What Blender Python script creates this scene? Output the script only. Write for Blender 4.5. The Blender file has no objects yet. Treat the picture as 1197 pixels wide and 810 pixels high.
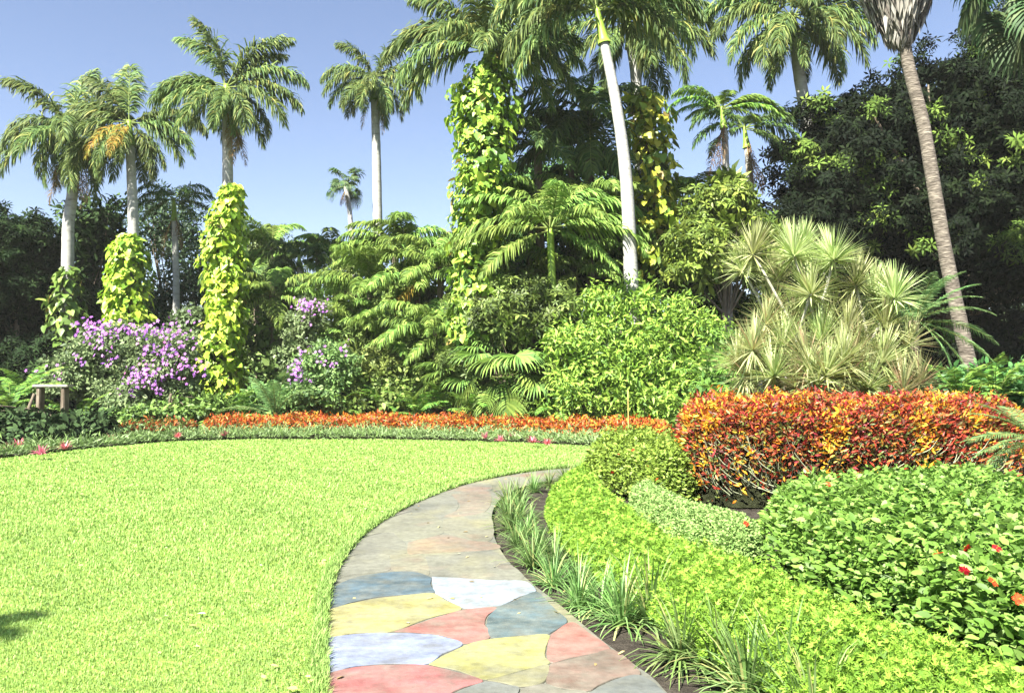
import bpy, math, random
import numpy as np
R_ = np.random.default_rng(7)
random.seed(7)
C = bpy.context.scene.collection
sc = bpy.context.scene
FPX, HZ, EYE = 940.0, 450.0, 1.65          # focal length in photo pixels, horizon row, eye height
PITCH = math.atan((HZ - 405.0) / FPX)
SUN_EL, SUN_AZ = 48.0, 34.0                # sun to the left, a little behind the camera
KF = 1.25
def K(d): return d * KF if d >= 18 else d

def at(x, y, d):
    dx, dz = (x - 598.5) / FPX, (405.0 - y) / FPX
    Y = math.cos(PITCH) - dz * math.sin(PITCH); Z = math.sin(PITCH) + dz * math.cos(PITCH)
    k = d / Y
    return np.array([dx * k, d, EYE + Z * k])
def pz(x, y, z=0.0):
    dx, dz = (x - 598.5) / FPX, (405.0 - y) / FPX
    Y = math.cos(PITCH) - dz * math.sin(PITCH); Z = math.sin(PITCH) + dz * math.cos(PITCH)
    k = (z - EYE) / Z
    return np.array([dx * k, Y * k, z])

def unit(v):
    v = np.asarray(v, float)
    return v / np.maximum(np.linalg.norm(v, axis=-1, keepdims=True), 1e-9)

# ------------------------------------------------------------------ materials
def newmat(name):
    m = bpy.data.materials.new(name); m.use_nodes = True
    nt = m.node_tree; nt.nodes.clear()
    return m, nt, nt.nodes.new, nt.links.new
def leaf_mat(name, rough=0.45, spec=0.35, trans=0.3, var=0.25, hue=0.02):
    m, nt, N, L = newmat(name)
    out = N('ShaderNodeOutputMaterial'); at_ = N('ShaderNodeAttribute'); at_.attribute_name = 'Col'
    oi = N('ShaderNodeObjectInfo'); hs = N('ShaderNodeHueSaturation')
    mr = N('ShaderNodeMapRange'); mr.inputs['To Min'].default_value = 1 - var; mr.inputs['To Max'].default_value = 1 + var
    mh = N('ShaderNodeMapRange'); mh.inputs['To Min'].default_value = .5 - hue; mh.inputs['To Max'].default_value = .5 + hue
    L(oi.outputs['Random'], mr.inputs['Value']); L(oi.outputs['Random'], mh.inputs['Value'])
    L(at_.outputs['Color'], hs.inputs['Color']); L(mr.outputs[0], hs.inputs['Value']); L(mh.outputs[0], hs.inputs['Hue'])
    p = N('ShaderNodeBsdfPrincipled'); p.inputs['Roughness'].default_value = rough
    p.inputs['Specular IOR Level'].default_value = spec
    t = N('ShaderNodeBsdfTranslucent'); mx = N('ShaderNodeMixShader'); mx.inputs[0].default_value = trans
    L(hs.outputs[0], p.inputs['Base Color']); L(hs.outputs[0], t.inputs['Color'])
    L(p.outputs[0], mx.inputs[1]); L(t.outputs[0], mx.inputs[2]); L(mx.outputs[0], out.inputs[0])
    return m
def noise_mat(name, stops, scale=5.0, detail=6, rough=0.9, bump=0.3, bscale=40.0, stretch=(1, 1, 1), spec=0.2, coord='Object', bdist=0.02):
    m, nt, N, L = newmat(name)
    out = N('ShaderNodeOutputMaterial'); p = N('ShaderNodeBsdfPrincipled')
    p.inputs['Roughness'].default_value = rough; p.inputs['Specular IOR Level'].default_value = spec
    tc = N('ShaderNodeTexCoord'); mp = N('ShaderNodeMapping'); mp.inputs['Scale'].default_value = stretch
    n = N('ShaderNodeTexNoise'); n.inputs['Scale'].default_value = scale; n.inputs['Detail'].default_value = detail
    n.inputs['Roughness'].default_value = 0.65
    cr = N('ShaderNodeValToRGB'); el = cr.color_ramp.elements
    while len(el) < len(stops): el.new(0.5)
    for e, (pos, col) in zip(el, stops): e.position = pos; e.color = (*col, 1)
    n2 = N('ShaderNodeTexNoise'); n2.inputs['Scale'].default_value = bscale; n2.inputs['Detail'].default_value = 5
    b = N('ShaderNodeBump'); b.inputs['Strength'].default_value = bump; b.inputs['Distance'].default_value = bdist
    L(tc.outputs[coord], mp.inputs[0]); L(mp.outputs[0], n.inputs['Vector']); L(mp.outputs[0], n2.inputs['Vector'])
    L(n.outputs['Fac'], cr.inputs[0]); L(cr.outputs[0], p.inputs['Base Color'])
    L(n2.outputs['Fac'], b.inputs['Height']); L(b.outputs[0], p.inputs['Normal']); L(p.outputs[0], out.inputs[0])
    return m
M = {
 'leaf': leaf_mat('leaf', .5, .3, .30), 'darkleaf': leaf_mat('dark_leaf', .75, .08, .12), 'gloss': leaf_mat('glossy_leaf', .42, .3, .25, .15, .01),
 'frond': leaf_mat('palm_frond', .55, .18, .3, .22, .015), 'dry': leaf_mat('dry_frond', .9, .1, .15),
 'petal': leaf_mat('petal', .6, .2, .35, .15, .01), 'plain': leaf_mat('low_foliage', .6, .2, .3, .05, .005),
 'grass': leaf_mat('grass_blade', .55, .2, .35, .02, .0),
 'palmbark': noise_mat('royal_palm_bark', [(.30, (.20, .195, .17)), (.42, (.33, .33, .30)), (.62, (.42, .42, .39)), (.72, (.30, .32, .26))], 2.6, 9, .85, .5, 6, (1, 1, 3.2)),
 'bark': noise_mat('rough_bark', [(.3, (.07, .05, .035)), (.55, (.17, .14, .10)), (.75, (.30, .26, .20))], 4, 8, .95, .6, 12, (1, 1, .5)),
 'fanbark': noise_mat('ringed_fan_palm_bark', [(.3, (.06, .05, .04)), (.5, (.145, .125, .10)), (.7, (.30, .265, .21))], 5, 8, .95, .8, 9, (1, 1, 4), bdist=.05),
 'shaft': noise_mat('green_crownshaft', [(.3, (.14, .24, .03)), (.7, (.26, .38, .05))], 2, 4, .45, .1, 8, spec=.4),
 'stem': noise_mat('pale_stem', [(.3, (.22, .21, .15)), (.7, (.42, .42, .34))], 8, 6, .8, .4, 30),
 'greenstem': noise_mat('green_grey_stem', [(.3, (.17, .20, .11)), (.7, (.34, .37, .24))], 8, 4, .8, .2, 30),
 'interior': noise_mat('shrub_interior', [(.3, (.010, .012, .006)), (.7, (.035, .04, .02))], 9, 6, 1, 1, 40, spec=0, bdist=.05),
 'soil': noise_mat('mulch_soil', [(.3, (.018, .015, .011)), (.55, (.05, .042, .032)), (.75, (.10, .088, .07))], 9, 10, 1, 1, 60, bdist=.03),
 'wood': noise_mat('bamboo_stake', [(.3, (.35, .26, .08)), (.7, (.50, .40, .14))], 6, 4, .7, .2, 30),
}
M['leaf'].use_nodes = True
# ------------------------------------------------------------------ mesh helper
class MB:
    def __init__(s): s.v = []; s.f = []; s.c = []; s.n = 0; s.nc = 0
    def add(s, V, F, col):
        V = np.asarray(V, float).reshape(-1, 3); F = np.asarray(F, int)
        col = np.asarray(col, float)
        if col.ndim == 1: col = np.tile(col, (len(V), 1))
        s.v.append(V); s.c.append(col); s.f.append(F + s.n); s.n += len(V)
    def mesh(s, name, mat, smooth=False, offset=None):
        V = np.concatenate(s.v); Cc = np.concatenate(s.c); F = np.concatenate(s.f)
        if offset is not None: V = V - np.asarray(offset)
        me = bpy.data.meshes.new(name)
        me.vertices.add(len(V)); me.vertices.foreach_set('co', V.ravel())
        me.loops.add(F.size); me.loops.foreach_set('vertex_index', F.ravel())
        me.polygons.add(len(F)); me.polygons.foreach_set('loop_start', np.arange(0, F.size, 4))
        if smooth: me.polygons.foreach_set('use_smooth', np.ones(len(F), bool))
        a = me.attributes.new('Col', 'FLOAT_COLOR', 'POINT')
        a.data.foreach_set('color', np.concatenate([Cc, np.ones((len(Cc), 1))], 1).ravel())
        me.update(calc_edges=True)
        me.materials.append(mat)
        if s.nc:      # the last faces added are the dark inner sheet
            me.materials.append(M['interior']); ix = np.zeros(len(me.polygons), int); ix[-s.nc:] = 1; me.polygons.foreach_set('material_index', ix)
        return me
def link(name, data, parent=None, loc=(0, 0, 0), rot=(0, 0, 0), scl=(1, 1, 1)):
    o = bpy.data.objects.new(name, data); C.objects.link(o)
    if parent: o.parent = parent
    o.location = tuple(map(float, loc)); o.rotation_euler = tuple(map(float, rot)); o.scale = tuple(map(float, scl))
    return o
def tag(o, label, cat, group=None, kind=None):
    if label: o['label'] = label
    if cat: o['category'] = cat
    if group: o['group'] = group
    if kind: o['kind'] = kind
    return o
def thing(name, label, cat, base, group=None):
    return tag(link(name, None, loc=base), label, cat, group)

def colors(n, cols, rng, jit=0.18):
    """cols: list of (rgb, weight): one colour per leaf, jittered"""
    cc = np.array([c for c, w in cols]); w = np.array([w for c, w in cols], float); w /= w.sum()
    i = rng.choice(len(cc), n, p=w); j = rng.choice(len(cc), n, p=w); t = rng.random((n, 1)) * .35
    o = (cc[i] * (1 - t) + cc[j] * t) * (1 + rng.normal(0, jit, (n, 1)))
    o = np.where(((o[:, 1] > o[:, 0]) & (o[:, 1] > .045))[:, None], o * np.array([1.14, 1.14, 1.25]), o)
    return np.clip(o, .004, .85)

# leaf templates along +Y, normal +Z, unit length : verts, quads
def tpl(kind):
    if kind == 'blade':   # narrow, slightly folded
        return np.array([(0, 0, 0), (-.09, .4, .03), (0, .45, -.02), (.09, .4, .03), (0, 1, -.12)]), np.array([(0, 2, 4, 1), (0, 3, 4, 2)])
    if kind == 'lance':
        return np.array([(0, 0, 0), (-.17, .42, .05), (0, .45, -.02), (.17, .42, .05), (0, 1, -.12)]), np.array([(0, 2, 4, 1), (0, 3, 4, 2)])
    if kind == 'oval':
        return np.array([(0, 0, 0), (-.24, .3, .05), (-.2, .7, .03), (0, 1, -.1), (.2, .7, .03), (.24, .3, .05), (0, .5, -.02)]), np.array([(0, 6, 2, 1), (6, 3, 3, 2), (0, 5, 4, 6), (6, 4, 3, 3)])
    if kind == 'heart':
        return np.array([(0, 0, 0), (-.28, -.12, .03), (-.42, .2, .06), (-.26, .65, .0), (0, 1, -.16), (.26, .65, 0), (.42, .2, .06), (.28, -.12, .03), (0, .45, -.03)]), \
               np.array([(0, 8, 2, 1), (8, 4, 3, 2), (0, 7, 6, 8), (8, 6, 5, 4)])
    if kind == 'sprig':   # small cross of three narrow leaflets
        V, F = [], []
        for k, a in enumerate((-.75, 0, .75)):
            s, c = math.sin(a), math.cos(a); L = 1 if k == 1 else .8
            for (x, y, z) in [(0, 0, 0), (-.13, .4, .04), (0, .42, 0), (.13, .4, .04), (0, 1, -.12)]:
                V.append(((x * c + y * s) * L, (-x * s + y * c) * L, z))
            F += [(5 * k, 5 * k + 2, 5 * k + 4, 5 * k + 1), (5 * k, 5 * k + 3, 5 * k + 4, 5 * k + 2)]
        return np.array(V), np.array(F)
    if kind == 'whorl':   # five drooping leaflets round a point
        V, F = [], []
        for k in range(5):
            a = k * 1.2566; s, c = math.sin(a), math.cos(a)
            for (x, y, z) in [(0, .05, 0), (-.16, .5, .02), (0, .5, .06), (.16, .5, .02), (0, 1, -.18)]:
                V.append((x * c + y * s, -x * s + y * c, z))
            F += [(5 * k, 5 * k + 2, 5 * k + 4, 5 * k + 1), (5 * k, 5 * k + 3, 5 * k + 4, 5 * k + 2)]
        return np.array(V), np.array(F)
TPL = {k: tpl(k) for k in ('blade', 'lance', 'oval', 'heart', 'sprig', 'whorl')}
def fixq(F):   # quads that repeat a vertex are avoided by the templates below
    return F
TPL['oval'] = (np.array([(0, 0, 0), (-.25, .3, .05), (-.18, .72, .02), (0, 1, -.1), (.18, .72, .02), (.25, .3, .05), (0, .5, -.03)]),
               np.array([(0, 6, 2, 1), (0, 5, 4, 6), (6, 4, 3, 2)]))

def put(mb, kind, P, D, Nn, S, col):
    """place one template per point: D = leaf direction, Nn = leaf normal, S = size"""
    T, F = TPL[kind]; n = len(P)
    Y = unit(D); Z = unit(Nn - (Nn * Y).sum(1, keepdims=True) * Y); X = np.cross(Y, Z)
    V = (T[None, :, 0, None] * X[:, None] + T[None, :, 1, None] * Y[:, None] + T[None, :, 2, None] * Z[:, None]) * np.asarray(S).reshape(-1, 1, 1) + P[:, None]
    Fi = (F[None] + (np.arange(n) * len(T))[:, None, None]).reshape(-1, 4)
    mb.add(V.reshape(-1, 3), Fi, np.repeat(col, len(T), 0))

def tube(mb, pts, rad, sides=10, col=(.3, .3, .3), cap=True):
    pts = np.asarray(pts, float); n = len(pts); rad = np.broadcast_to(np.asarray(rad, float), (n,))
    T = unit(np.gradient(pts, axis=0)); ref = np.array([1., 0, 0]) if abs(T[0][0]) < .8 else np.array([0, 1., 0])
    V = []
    for p, t, r in zip(pts, T, rad):
        a = unit(np.cross(t, ref)); b = np.cross(t, a)
        th = np.arange(sides) * 2 * math.pi / sides
        V.append(p + r * (np.cos(th)[:, None] * a + np.sin(th)[:, None] * b))
    F = []
    for i in range(n - 1):
        for j in range(sides):
            k = (j + 1) % sides
            F.append((i * sides + j, i * sides + k, (i + 1) * sides + k, (i + 1) * sides + j))
    if cap and sides % 2 == 0:
        for base in (0, (n - 1) * sides):
            for j in range(1, sides // 2):
                F.append((base + j - 1, base + j, base + sides - j - 1, base + (sides - j) % sides))
    mb.add(np.concatenate(V), F, col)
def smooth_path(pts, n=20):
    pts = np.asarray(pts, float)
    if len(pts) == 2: 
        t = np.linspace(0, 1, n)[:, None]; return pts[0] * (1 - t) + pts[1] * t
    P = np.vstack([2 * pts[0] - pts[1], pts, 2 * pts[-1] - pts[-2]]); out = []
    k = len(pts) - 1
    for s in np.linspace(0, k - 1e-6, n):
        i = int(s); t = s - i; a, b, c, d = P[i:i + 4]
        out.append(.5 * ((2 * b) + (-a + c) * t + (2 * a - 5 * b + 4 * c - d) * t * t + (-a + 3 * b - 3 * c + d) * t ** 3))
    return np.array(out)

# ------------------------------------------------------------------ foliage volumes
def canopy(mb, blobs, leaf, kind, cols, rng, sub=.45, per=60, cover=1.0, fill=.35, up=.5, flat=.6, down=.3, keep=-.55, glint=0.0, gcol=None):
    """blobs: (centre, radii). Sub-clumps of leaves sit on each blob's uneven skin, with sparser leaves inside"""
    for c, r in blobs:
        c = np.asarray(c); r = np.asarray(r, float)
        area = 4 * math.pi * ((r[0] * r[1]) ** 1.6 / 3 + (r[0] * r[2]) ** 1.6 / 3 + (r[1] * r[2]) ** 1.6 / 3) ** (1 / 1.6)
        ns = max(6, int(cover * area / (math.pi * sub * sub) * 1.25))
        d = unit(rng.normal(size=(ns, 3))); d = d[d[:, 2] > keep]
        sc_ = c + d * r * (rng.uniform(.70, 1.08, (len(d), 1)))
        rs = sub * rng.uniform(.55, 1.35, len(d))
        m = np.maximum(3, (per * (rs / sub) ** 2).astype(int)); idx = np.repeat(np.arange(len(d)), m)
        u = unit(rng.normal(size=(len(idx), 3))) * rng.random((len(idx), 1)) ** .4
        P = sc_[idx] + u * rs[idx][:, None] * np.array([1, 1, flat])
        n = unit(unit(d[idx] / r) * .7 + u * .7 + np.array([0, 0, up]) + rng.normal(0, .45, u.shape))
        D = unit(u + rng.normal(0, .6, u.shape) + np.array([0, 0, -down]))
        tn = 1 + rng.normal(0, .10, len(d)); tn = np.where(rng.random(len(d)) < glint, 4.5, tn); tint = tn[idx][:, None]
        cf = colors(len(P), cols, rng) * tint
        if gcol: cf = np.where((tn[idx] > 2)[:, None], colors(len(P), gcol, rng), cf)  # random clumps painted brighter to stand for sunlit leaves
        put(mb, kind, P, D, n, leaf * rng.uniform(.6, 1.25, len(P)), np.clip(cf, .003, .9))
        nf = int(fill * len(P))
        if nf:
            q = unit(rng.normal(size=(nf, 3))) * rng.random((nf, 1)) ** .5 * .78
            put(mb, kind, c + q * r, unit(rng.normal(size=(nf, 3))), unit(rng.normal(size=(nf, 3)) + np.array([0, 0, .5])),
                leaf * rng.uniform(1.2, 2.0, nf), colors(nf, cols, rng))

def inside(poly, P):
    x, y = P[:, 0], P[:, 1]; r = np.zeros(len(P), bool); n = len(poly)
    for i in range(n):
        (x1, y1), (x2, y2) = poly[i][:2], poly[(i + 1) % n][:2]
        c = ((y1 > y) != (y2 > y))
        with np.errstate(divide='ignore', invalid='ignore'):
            r ^= c & (x < (x2 - x1) * (y - y1) / (y2 - y1 + 1e-12) + x1)
    return r
def edged(poly, P):
    """distance to the polygon's rim and direction outward"""
    best = np.full(len(P), 1e9); n = len(poly); dirn = np.zeros((len(P), 2))
    for i in range(n):
        a = np.array(poly[i][:2]); b = np.array(poly[(i + 1) % n][:2]); ab = b - a
        t = np.clip(((P[:, :2] - a) @ ab) / (ab @ ab + 1e-12), 0, 1); q = a + t[:, None] * ab
        d = np.linalg.norm(P[:, :2] - q, axis=1); m = d < best
        best[m] = d[m]; dirn[m] = (q - P[:, :2])[m]
    return best, dirn / np.maximum(best, 1e-6)[:, None]
def lump(P, f, seed=0):
    x, y = P[:, 0] * f, P[:, 1] * f
    return (np.sin(x * 1.7 + seed) * np.cos(y * 1.3 + seed * 2) + .6 * np.sin(x * 3.1 - y * 2.7 + seed) + .4 * np.cos(y * 5.3 + x * 4.1)) / 2
def rimround(poly, n=1):
    poly = [np.array(p[:2], float) for p in poly]
    for _ in range(n):
        q = []
        for i in range(len(poly)):
            a, b = poly[i], poly[(i + 1) % len(poly)]
            q += [a * .75 + b * .25, a * .25 + b * .75]
        poly = q
    return poly
def mound(mb, poly, h, rr, leaf, kind, cols, rng, dens, side=1.0, under=0.0, lumpy=.06, lf=2.0, spread=.5, tall=.05, core=(.02, .035, .01), zmin=.05, upright=.3, far=None, lo=0.0, scols=None, pcols=None):
    poly = rimround(poly, 2); A = np.array(poly); lo_, hi = A.min(0), A.max(0)
    area = (hi - lo_).prod(); n = int(area * dens)
    P = rng.random((n, 2)) * (hi - lo_) + lo_; P = P[inside(poly, P)]
    if far is not None:    # thin out with distance, leaves growing to match
        dd = np.linalg.norm(P, axis=1); k = np.minimum(1, (far / dd) ** 1.5); sel = rng.random(len(P)) < k; P = P[sel]; sz = 1 / np.sqrt(k[sel])
    else: sz = np.ones(len(P))
    e, o = edged(poly, P)
    q = 1 - np.minimum(e / rr, 1)
    z = h * np.sqrt(np.maximum(1 - q * q, .02)) * (1 - .1 * q) + lumpy * lump(P, lf) + rng.normal(0, tall * .5, len(P)) - tall * .6 * rng.random(len(P))
    nrm = unit(np.concatenate([o * (q ** 1.5)[:, None] * 1.3, np.ones((len(P), 1))], 1) + rng.normal(0, spread, (len(P), 3)))
    D = unit(np.concatenate([o * q[:, None] + rng.normal(0, 1, (len(P), 2)), np.full((len(P), 1), upright)], 1))
    ct = colors(len(P), cols, rng)
    if pcols is not None: ct = np.where((lump(P, 3.2, 9) + rng.normal(0, .25, len(P)) > .32)[:, None], colors(len(P), pcols, rng), ct)
    put(mb, kind, np.concatenate([P, np.maximum(z, zmin)[:, None]], 1), D, nrm, leaf * sz * rng.uniform(.6, 1.25, len(P)), ct)
    # sides
    L = np.array([np.linalg.norm(np.array(poly[(i + 1) % len(poly)]) - poly[i]) for i in range(len(poly))])
    ns = int(L.sum() * h * dens * side * 1.4)
    if far is not None: ns = int(ns * min(1, (far / np.linalg.norm(A.mean(0))) ** 1.5))
    i = rng.choice(len(poly), ns, p=L / L.sum()); t = rng.random((ns, 1)); a = A[i]; b = np.roll(A, -1, 0)[i]
    S = a * (1 - t) + b * t; tn = unit(b - a); on = np.stack([tn[:, 1], -tn[:, 0]], 1)
    tst = inside(poly, S[:50] + on[:50] * .01)
    if tst.mean() > .5: on = -on
    zz = rng.random(ns) ** .8
    ins = under * (1 - zz) + np.abs(rng.normal(0, tall, ns)) + rr * (zz ** 3) * .45 - .05 * lump(S, lf * 2, 3)
    S = S - on * ins[:, None]; z = zz * h * .92 * (1 + .0 * zz)
    keepm = z > lo * rng.random(ns) * 1.2
    S, z, on, ns = S[keepm], z[keepm], on[keepm], int(keepm.sum())
    nrm = unit(np.concatenate([on, np.full((ns, 1), .45)], 1) + rng.normal(0, spread, (ns, 3)))
    D = unit(np.concatenate([on * .6 + rng.normal(0, .7, (ns, 2)), rng.normal(upright - .35, .5, (ns, 1))], 1))
    cl = colors(ns, cols, rng)
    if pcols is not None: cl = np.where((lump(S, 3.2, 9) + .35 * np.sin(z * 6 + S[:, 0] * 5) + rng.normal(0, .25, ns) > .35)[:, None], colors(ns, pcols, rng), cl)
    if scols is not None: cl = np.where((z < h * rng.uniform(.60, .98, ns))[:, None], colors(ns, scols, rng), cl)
    put(mb, kind, np.concatenate([S, z[:, None]], 1), D, nrm, leaf * rng.uniform(.6, 1.25, ns) * (np.median(sz) if len(sz) else 1), cl)
    # dark inner sheet blocking see-through: a grid of cells following the top, sunk below the leaves
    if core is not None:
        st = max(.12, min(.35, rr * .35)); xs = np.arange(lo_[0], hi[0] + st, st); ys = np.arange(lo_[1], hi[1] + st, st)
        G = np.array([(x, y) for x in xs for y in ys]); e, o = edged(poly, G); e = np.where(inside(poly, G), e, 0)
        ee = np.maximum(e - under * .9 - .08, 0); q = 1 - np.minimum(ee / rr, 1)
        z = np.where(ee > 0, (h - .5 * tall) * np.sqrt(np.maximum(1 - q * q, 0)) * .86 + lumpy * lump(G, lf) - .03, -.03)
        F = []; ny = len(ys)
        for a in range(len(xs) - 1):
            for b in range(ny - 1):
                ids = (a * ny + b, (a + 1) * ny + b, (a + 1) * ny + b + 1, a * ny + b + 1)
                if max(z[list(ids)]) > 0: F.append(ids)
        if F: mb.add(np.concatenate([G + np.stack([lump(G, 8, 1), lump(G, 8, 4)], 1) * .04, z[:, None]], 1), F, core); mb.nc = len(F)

# ------------------------------------------------------------------ fronds
def arc(L, e0, droop, n=14, p=1.4):
    s = np.linspace(0, 1, n); e = np.maximum(e0 - droop * s ** p, -1.5)
    d = np.stack([np.cos(e), 0 * e, np.sin(e)], 1) * (L / (n - 1))
    pts = np.vstack([[0, 0, 0], np.cumsum(d[:-1], 0)])
    return s, e, pts
def frond(L, e0, droop, n, ll, lw, cols, rng, plum=.5, hang=.6, t0=.14, fwd=.55, rcol=(.20, .26, .07), rr=.03, tip=.35, segs=2, vee=.2):
    mb = MB(); s, e, pts = arc(L, e0, droop)
    tube(mb, pts, np.linspace(rr, rr * .2, len(pts)), 4, rcol, cap=False)
    for side in (-1, 1):
        t = np.clip(np.linspace(t0, .995, n) + rng.normal(0, .004, n), t0, .998)
        p = np.stack([np.interp(t, s, pts[:, k]) for k in range(3)], 1); ee = np.interp(t, s, e)
        T = np.stack([np.cos(ee), 0 * ee, np.sin(ee)], 1); U = np.stack([-np.sin(ee), 0 * ee, np.cos(ee)], 1); Sd = np.array([0, side, 0.])
        u = (t - t0) / (1 - t0); prof = (np.minimum(1, .45 + 2.2 * u) * (1 - (1 - tip) * np.maximum(0, (u - .55) / .45) ** 1.3))
        ln = ll * prof * rng.uniform(.82, 1.1, n); ph = vee + rng.normal(0, 1, n) * plum
        fw = fwd + .9 * u ** 4
        d = unit(Sd * np.cos(ph)[:, None] + U * np.sin(ph)[:, None] + T * fw[:, None])
        d2 = unit(d + np.array([0, 0, -1.]) * hang * rng.uniform(.5, 1.4, (n, 1)))
        d3 = unit(d2 + np.array([0, 0, -1.]) * hang * rng.uniform(.5, 1.5, (n, 1)))
        W = unit(T + rng.normal(0, .35, T.shape)) * lw * .5
        a = p; b = a + d * (ln * .36)[:, None]; c = b + d2 * (ln * .34)[:, None]; f = c + d3 * (ln * .30)[:, None]
        V = np.stack([a - W * .5, a + W * .5, b - W, b + W, c - W * .8, c + W * .8, f - W * .08, f + W * .08], 1)
        cc = colors(n, cols, rng, .14)
        F = np.array([(0, 1, 3, 2), (2, 3, 5, 4), (4, 5, 7, 6)])
        Fi = (F[None] + (np.arange(n) * 8)[:, None, None]).reshape(-1, 4)
        mb.add(V.reshape(-1, 3), Fi, np.repeat(cc, 8, 0))
    return mb
def fan(pl, r, e0, droop, n, cols, rng, lw=.05, hang=.5, spread=2.2, rcol=(.2, .26, .08), split=.5):
    mb = MB(); s, e, pts = arc(pl, e0, droop, 8)
    tube(mb, pts, np.linspace(.018, .010, len(pts)), 4, rcol, cap=False)
    ee = e[-1] - .25; o = pts[-1]; T = np.array([math.cos(ee), 0, math.sin(ee)]); U = np.array([-math.sin(ee), 0, math.cos(ee)])
    a = np.linspace(-spread, spread, n)
    d = np.stack([np.cos(a) * T[0], np.sin(a), np.cos(a) * T[2]], 1) + U * .12 * np.abs(np.sin(a))[:, None]; d = unit(d)
    side = unit(np.cross(d, U)); w = side * (spread * 2 / n * r * split * .55)
    ln = r * (1 - .25 * (np.abs(a) / spread) ** 2) * rng.uniform(.9, 1.08, n)
    b = o + d * (ln * split)[:, None]; d2 = unit(d + np.array([0, 0, -hang]) * rng.uniform(.3, 1.3, (n, 1)))
    c = b + d2 * (ln * (1 - split) * .55)[:, None]; d3 = unit(d2 + np.array([0, 0, -hang * 1.4])); f = c + d3 * (ln * (1 - split) * .45)[:, None]
    V = np.stack([o + 0 * b - w * .06, o + 0 * b + w * .06, b - w, b + w, c - w * .6, c + w * .6, f - w * .05, f + w * .05], 1)
    V[:, 2:4] += U * .03 * np.array([1, -1])[None, :, None]
    F = np.array([(0, 1, 3, 2), (2, 3, 5, 4), (4, 5, 7, 6)])
    mb.add(V.reshape(-1, 3), (F[None] + (np.arange(n) * 8)[:, None, None]).reshape(-1, 4), np.repeat(colors(n, cols, rng, .12), 8, 0))
    return mb

D2R = math.radians
ROY = [((.10, .155, .04), 5), ((.17, .22, .055), 3), ((.06, .11, .035), 3), ((.28, .28, .07), .7)]
FRONDS = {}
def pool(kind):
    if kind in FRONDS: return FRONDS[kind]
    rng = np.random.default_rng(abs(hash(kind)) % 1000 if False else sum(map(ord, kind)))
    out = []
    for el in (85, 65, 42, 18, -8, -35, -62):
        for v in range(2):
            e = D2R(el)
            if kind == 'royal':
                mb = frond(3.3, e, D2R({85: 30, 65: 54, 42: 80, 18: 80, -8: 68, -35: 48, -62: 26}[el] + 12 * v), 120, .92, .068, ROY, rng, plum=.42, hang=.85, tip=.45, fwd=.7)
            elif kind == 'arch':     # bright arching pinnate palm
                mb = frond(2.6, e, D2R(max(28, el * .8 + 42) + 14 * v), 80, .66, .060, [((.14, .23, .04), 4), ((.22, .31, .06), 3), ((.08, .15, .03), 2)], rng, plum=.22, hang=.95, vee=.25)
            elif kind == 'king':     # flat yellow-green feather
                mb = frond(2.3, e, D2R(max(30, el + 45) + 8 * v), 76, .60, .056, [((.13, .24, .03), 4), ((.22, .33, .05), 2), ((.07, .14, .03), 2)], rng, plum=.08, hang=.55, vee=.1)
            elif kind == 'dark':
                mb = frond(2.5, e, D2R(max(30, el + 60) + 10 * v), 74, .70, .058, [((.07, .125, .03), 4), ((.12, .18, .04), 3), ((.045, .085, .025), 2)], rng, plum=.25, hang=.7)
            elif kind == 'cycad':
                mb = frond(1.9, e, D2R(40 + 15 * v), 62, .34, .020, [((.10, .20, .06), 4), ((.18, .30, .10), 3)], rng, plum=.06, hang=.25, vee=.15, rr=.018, tip=.25, t0=.08)
            elif kind == 'fern':
                mb = frond(1.25, e, D2R(60 + 15 * v), 34, .22, .035, [((.10, .21, .03), 4), ((.20, .32, .05), 3), ((.05, .12, .03), 1)], rng, plum=.05, hang=.25, vee=0, rr=.012, tip=.15, t0=.1)
            elif kind == 'fanleaf':
                mb = fan(1.0, .85, e, D2R(35 + 15 * v), 34, [((.13, .22, .04), 4), ((.21, .31, .06), 3), ((.07, .13, .03), 2)], rng)
            elif kind == 'fandark':
                mb = fan(.9, .8, e, D2R(35 + 15 * v), 28, [((.06, .12, .04), 4), ((.12, .17, .06), 2)], rng, hang=.8)
            elif kind == 'dead':     # brown hanging frond
                mb = frond(2.3, D2R(-70), D2R(22), 46, .50, .035, [((.20, .13, .06), 4), ((.30, .22, .12), 2), ((.11, .07, .035), 2)], rng, plum=.6, hang=1.4, rcol=(.25, .15, .07))
            elif kind == 'gold':     # yellowing frond
                mb = frond(2.9, D2R(-25), D2R(60), 60, .62, .04, [((.36, .26, .04), 4), ((.42, .22, .03), 2), ((.24, .26, .04), 2)], rng, plum=.4, hang=.9, rcol=(.4, .32, .08))
            out.append((el, mb.mesh(kind + '_frond_mesh', M['dry'] if kind == 'dead' else M['frond'])))
            if kind in ('dead', 'gold') and v: 
                FRONDS[kind] = out; return out
    FRONDS[kind] = out
    return out
def attach(root, top, kind, spec, name='frond', rng=R_, spread=.05):
    """spec: list of (azimuth deg, elevation deg, scale); azimuth 0 = towards the right, 90 = away"""
    pl = pool(kind)
    for az, el, s in spec:
        best = sorted(pl, key=lambda q: abs(q[0] - el) + random.random() * 3)[0]
        off = np.array([math.cos(D2R(az)), math.sin(D2R(az)), 0]) * spread
        link(name, best[1], root, top + off + np.array([0, 0, random.uniform(-.08, .08)]),
             (random.uniform(-.25, .25), -D2R(el - best[0]) if kind not in ('dead', 'gold') else 0, D2R(az)), (s, s, s))
def ringset(n, els, s=1.0, jit=14, a0=None, sj=.1):
    out = []; a = random.uniform(0, 360) if a0 is None else a0
    for i in range(n):
        a += 137.5; out.append((a + random.uniform(-jit, jit), els[i % len(els)] + random.uniform(-8, 8), s * random.uniform(1 - sj, 1 + sj)))
    return out

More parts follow.
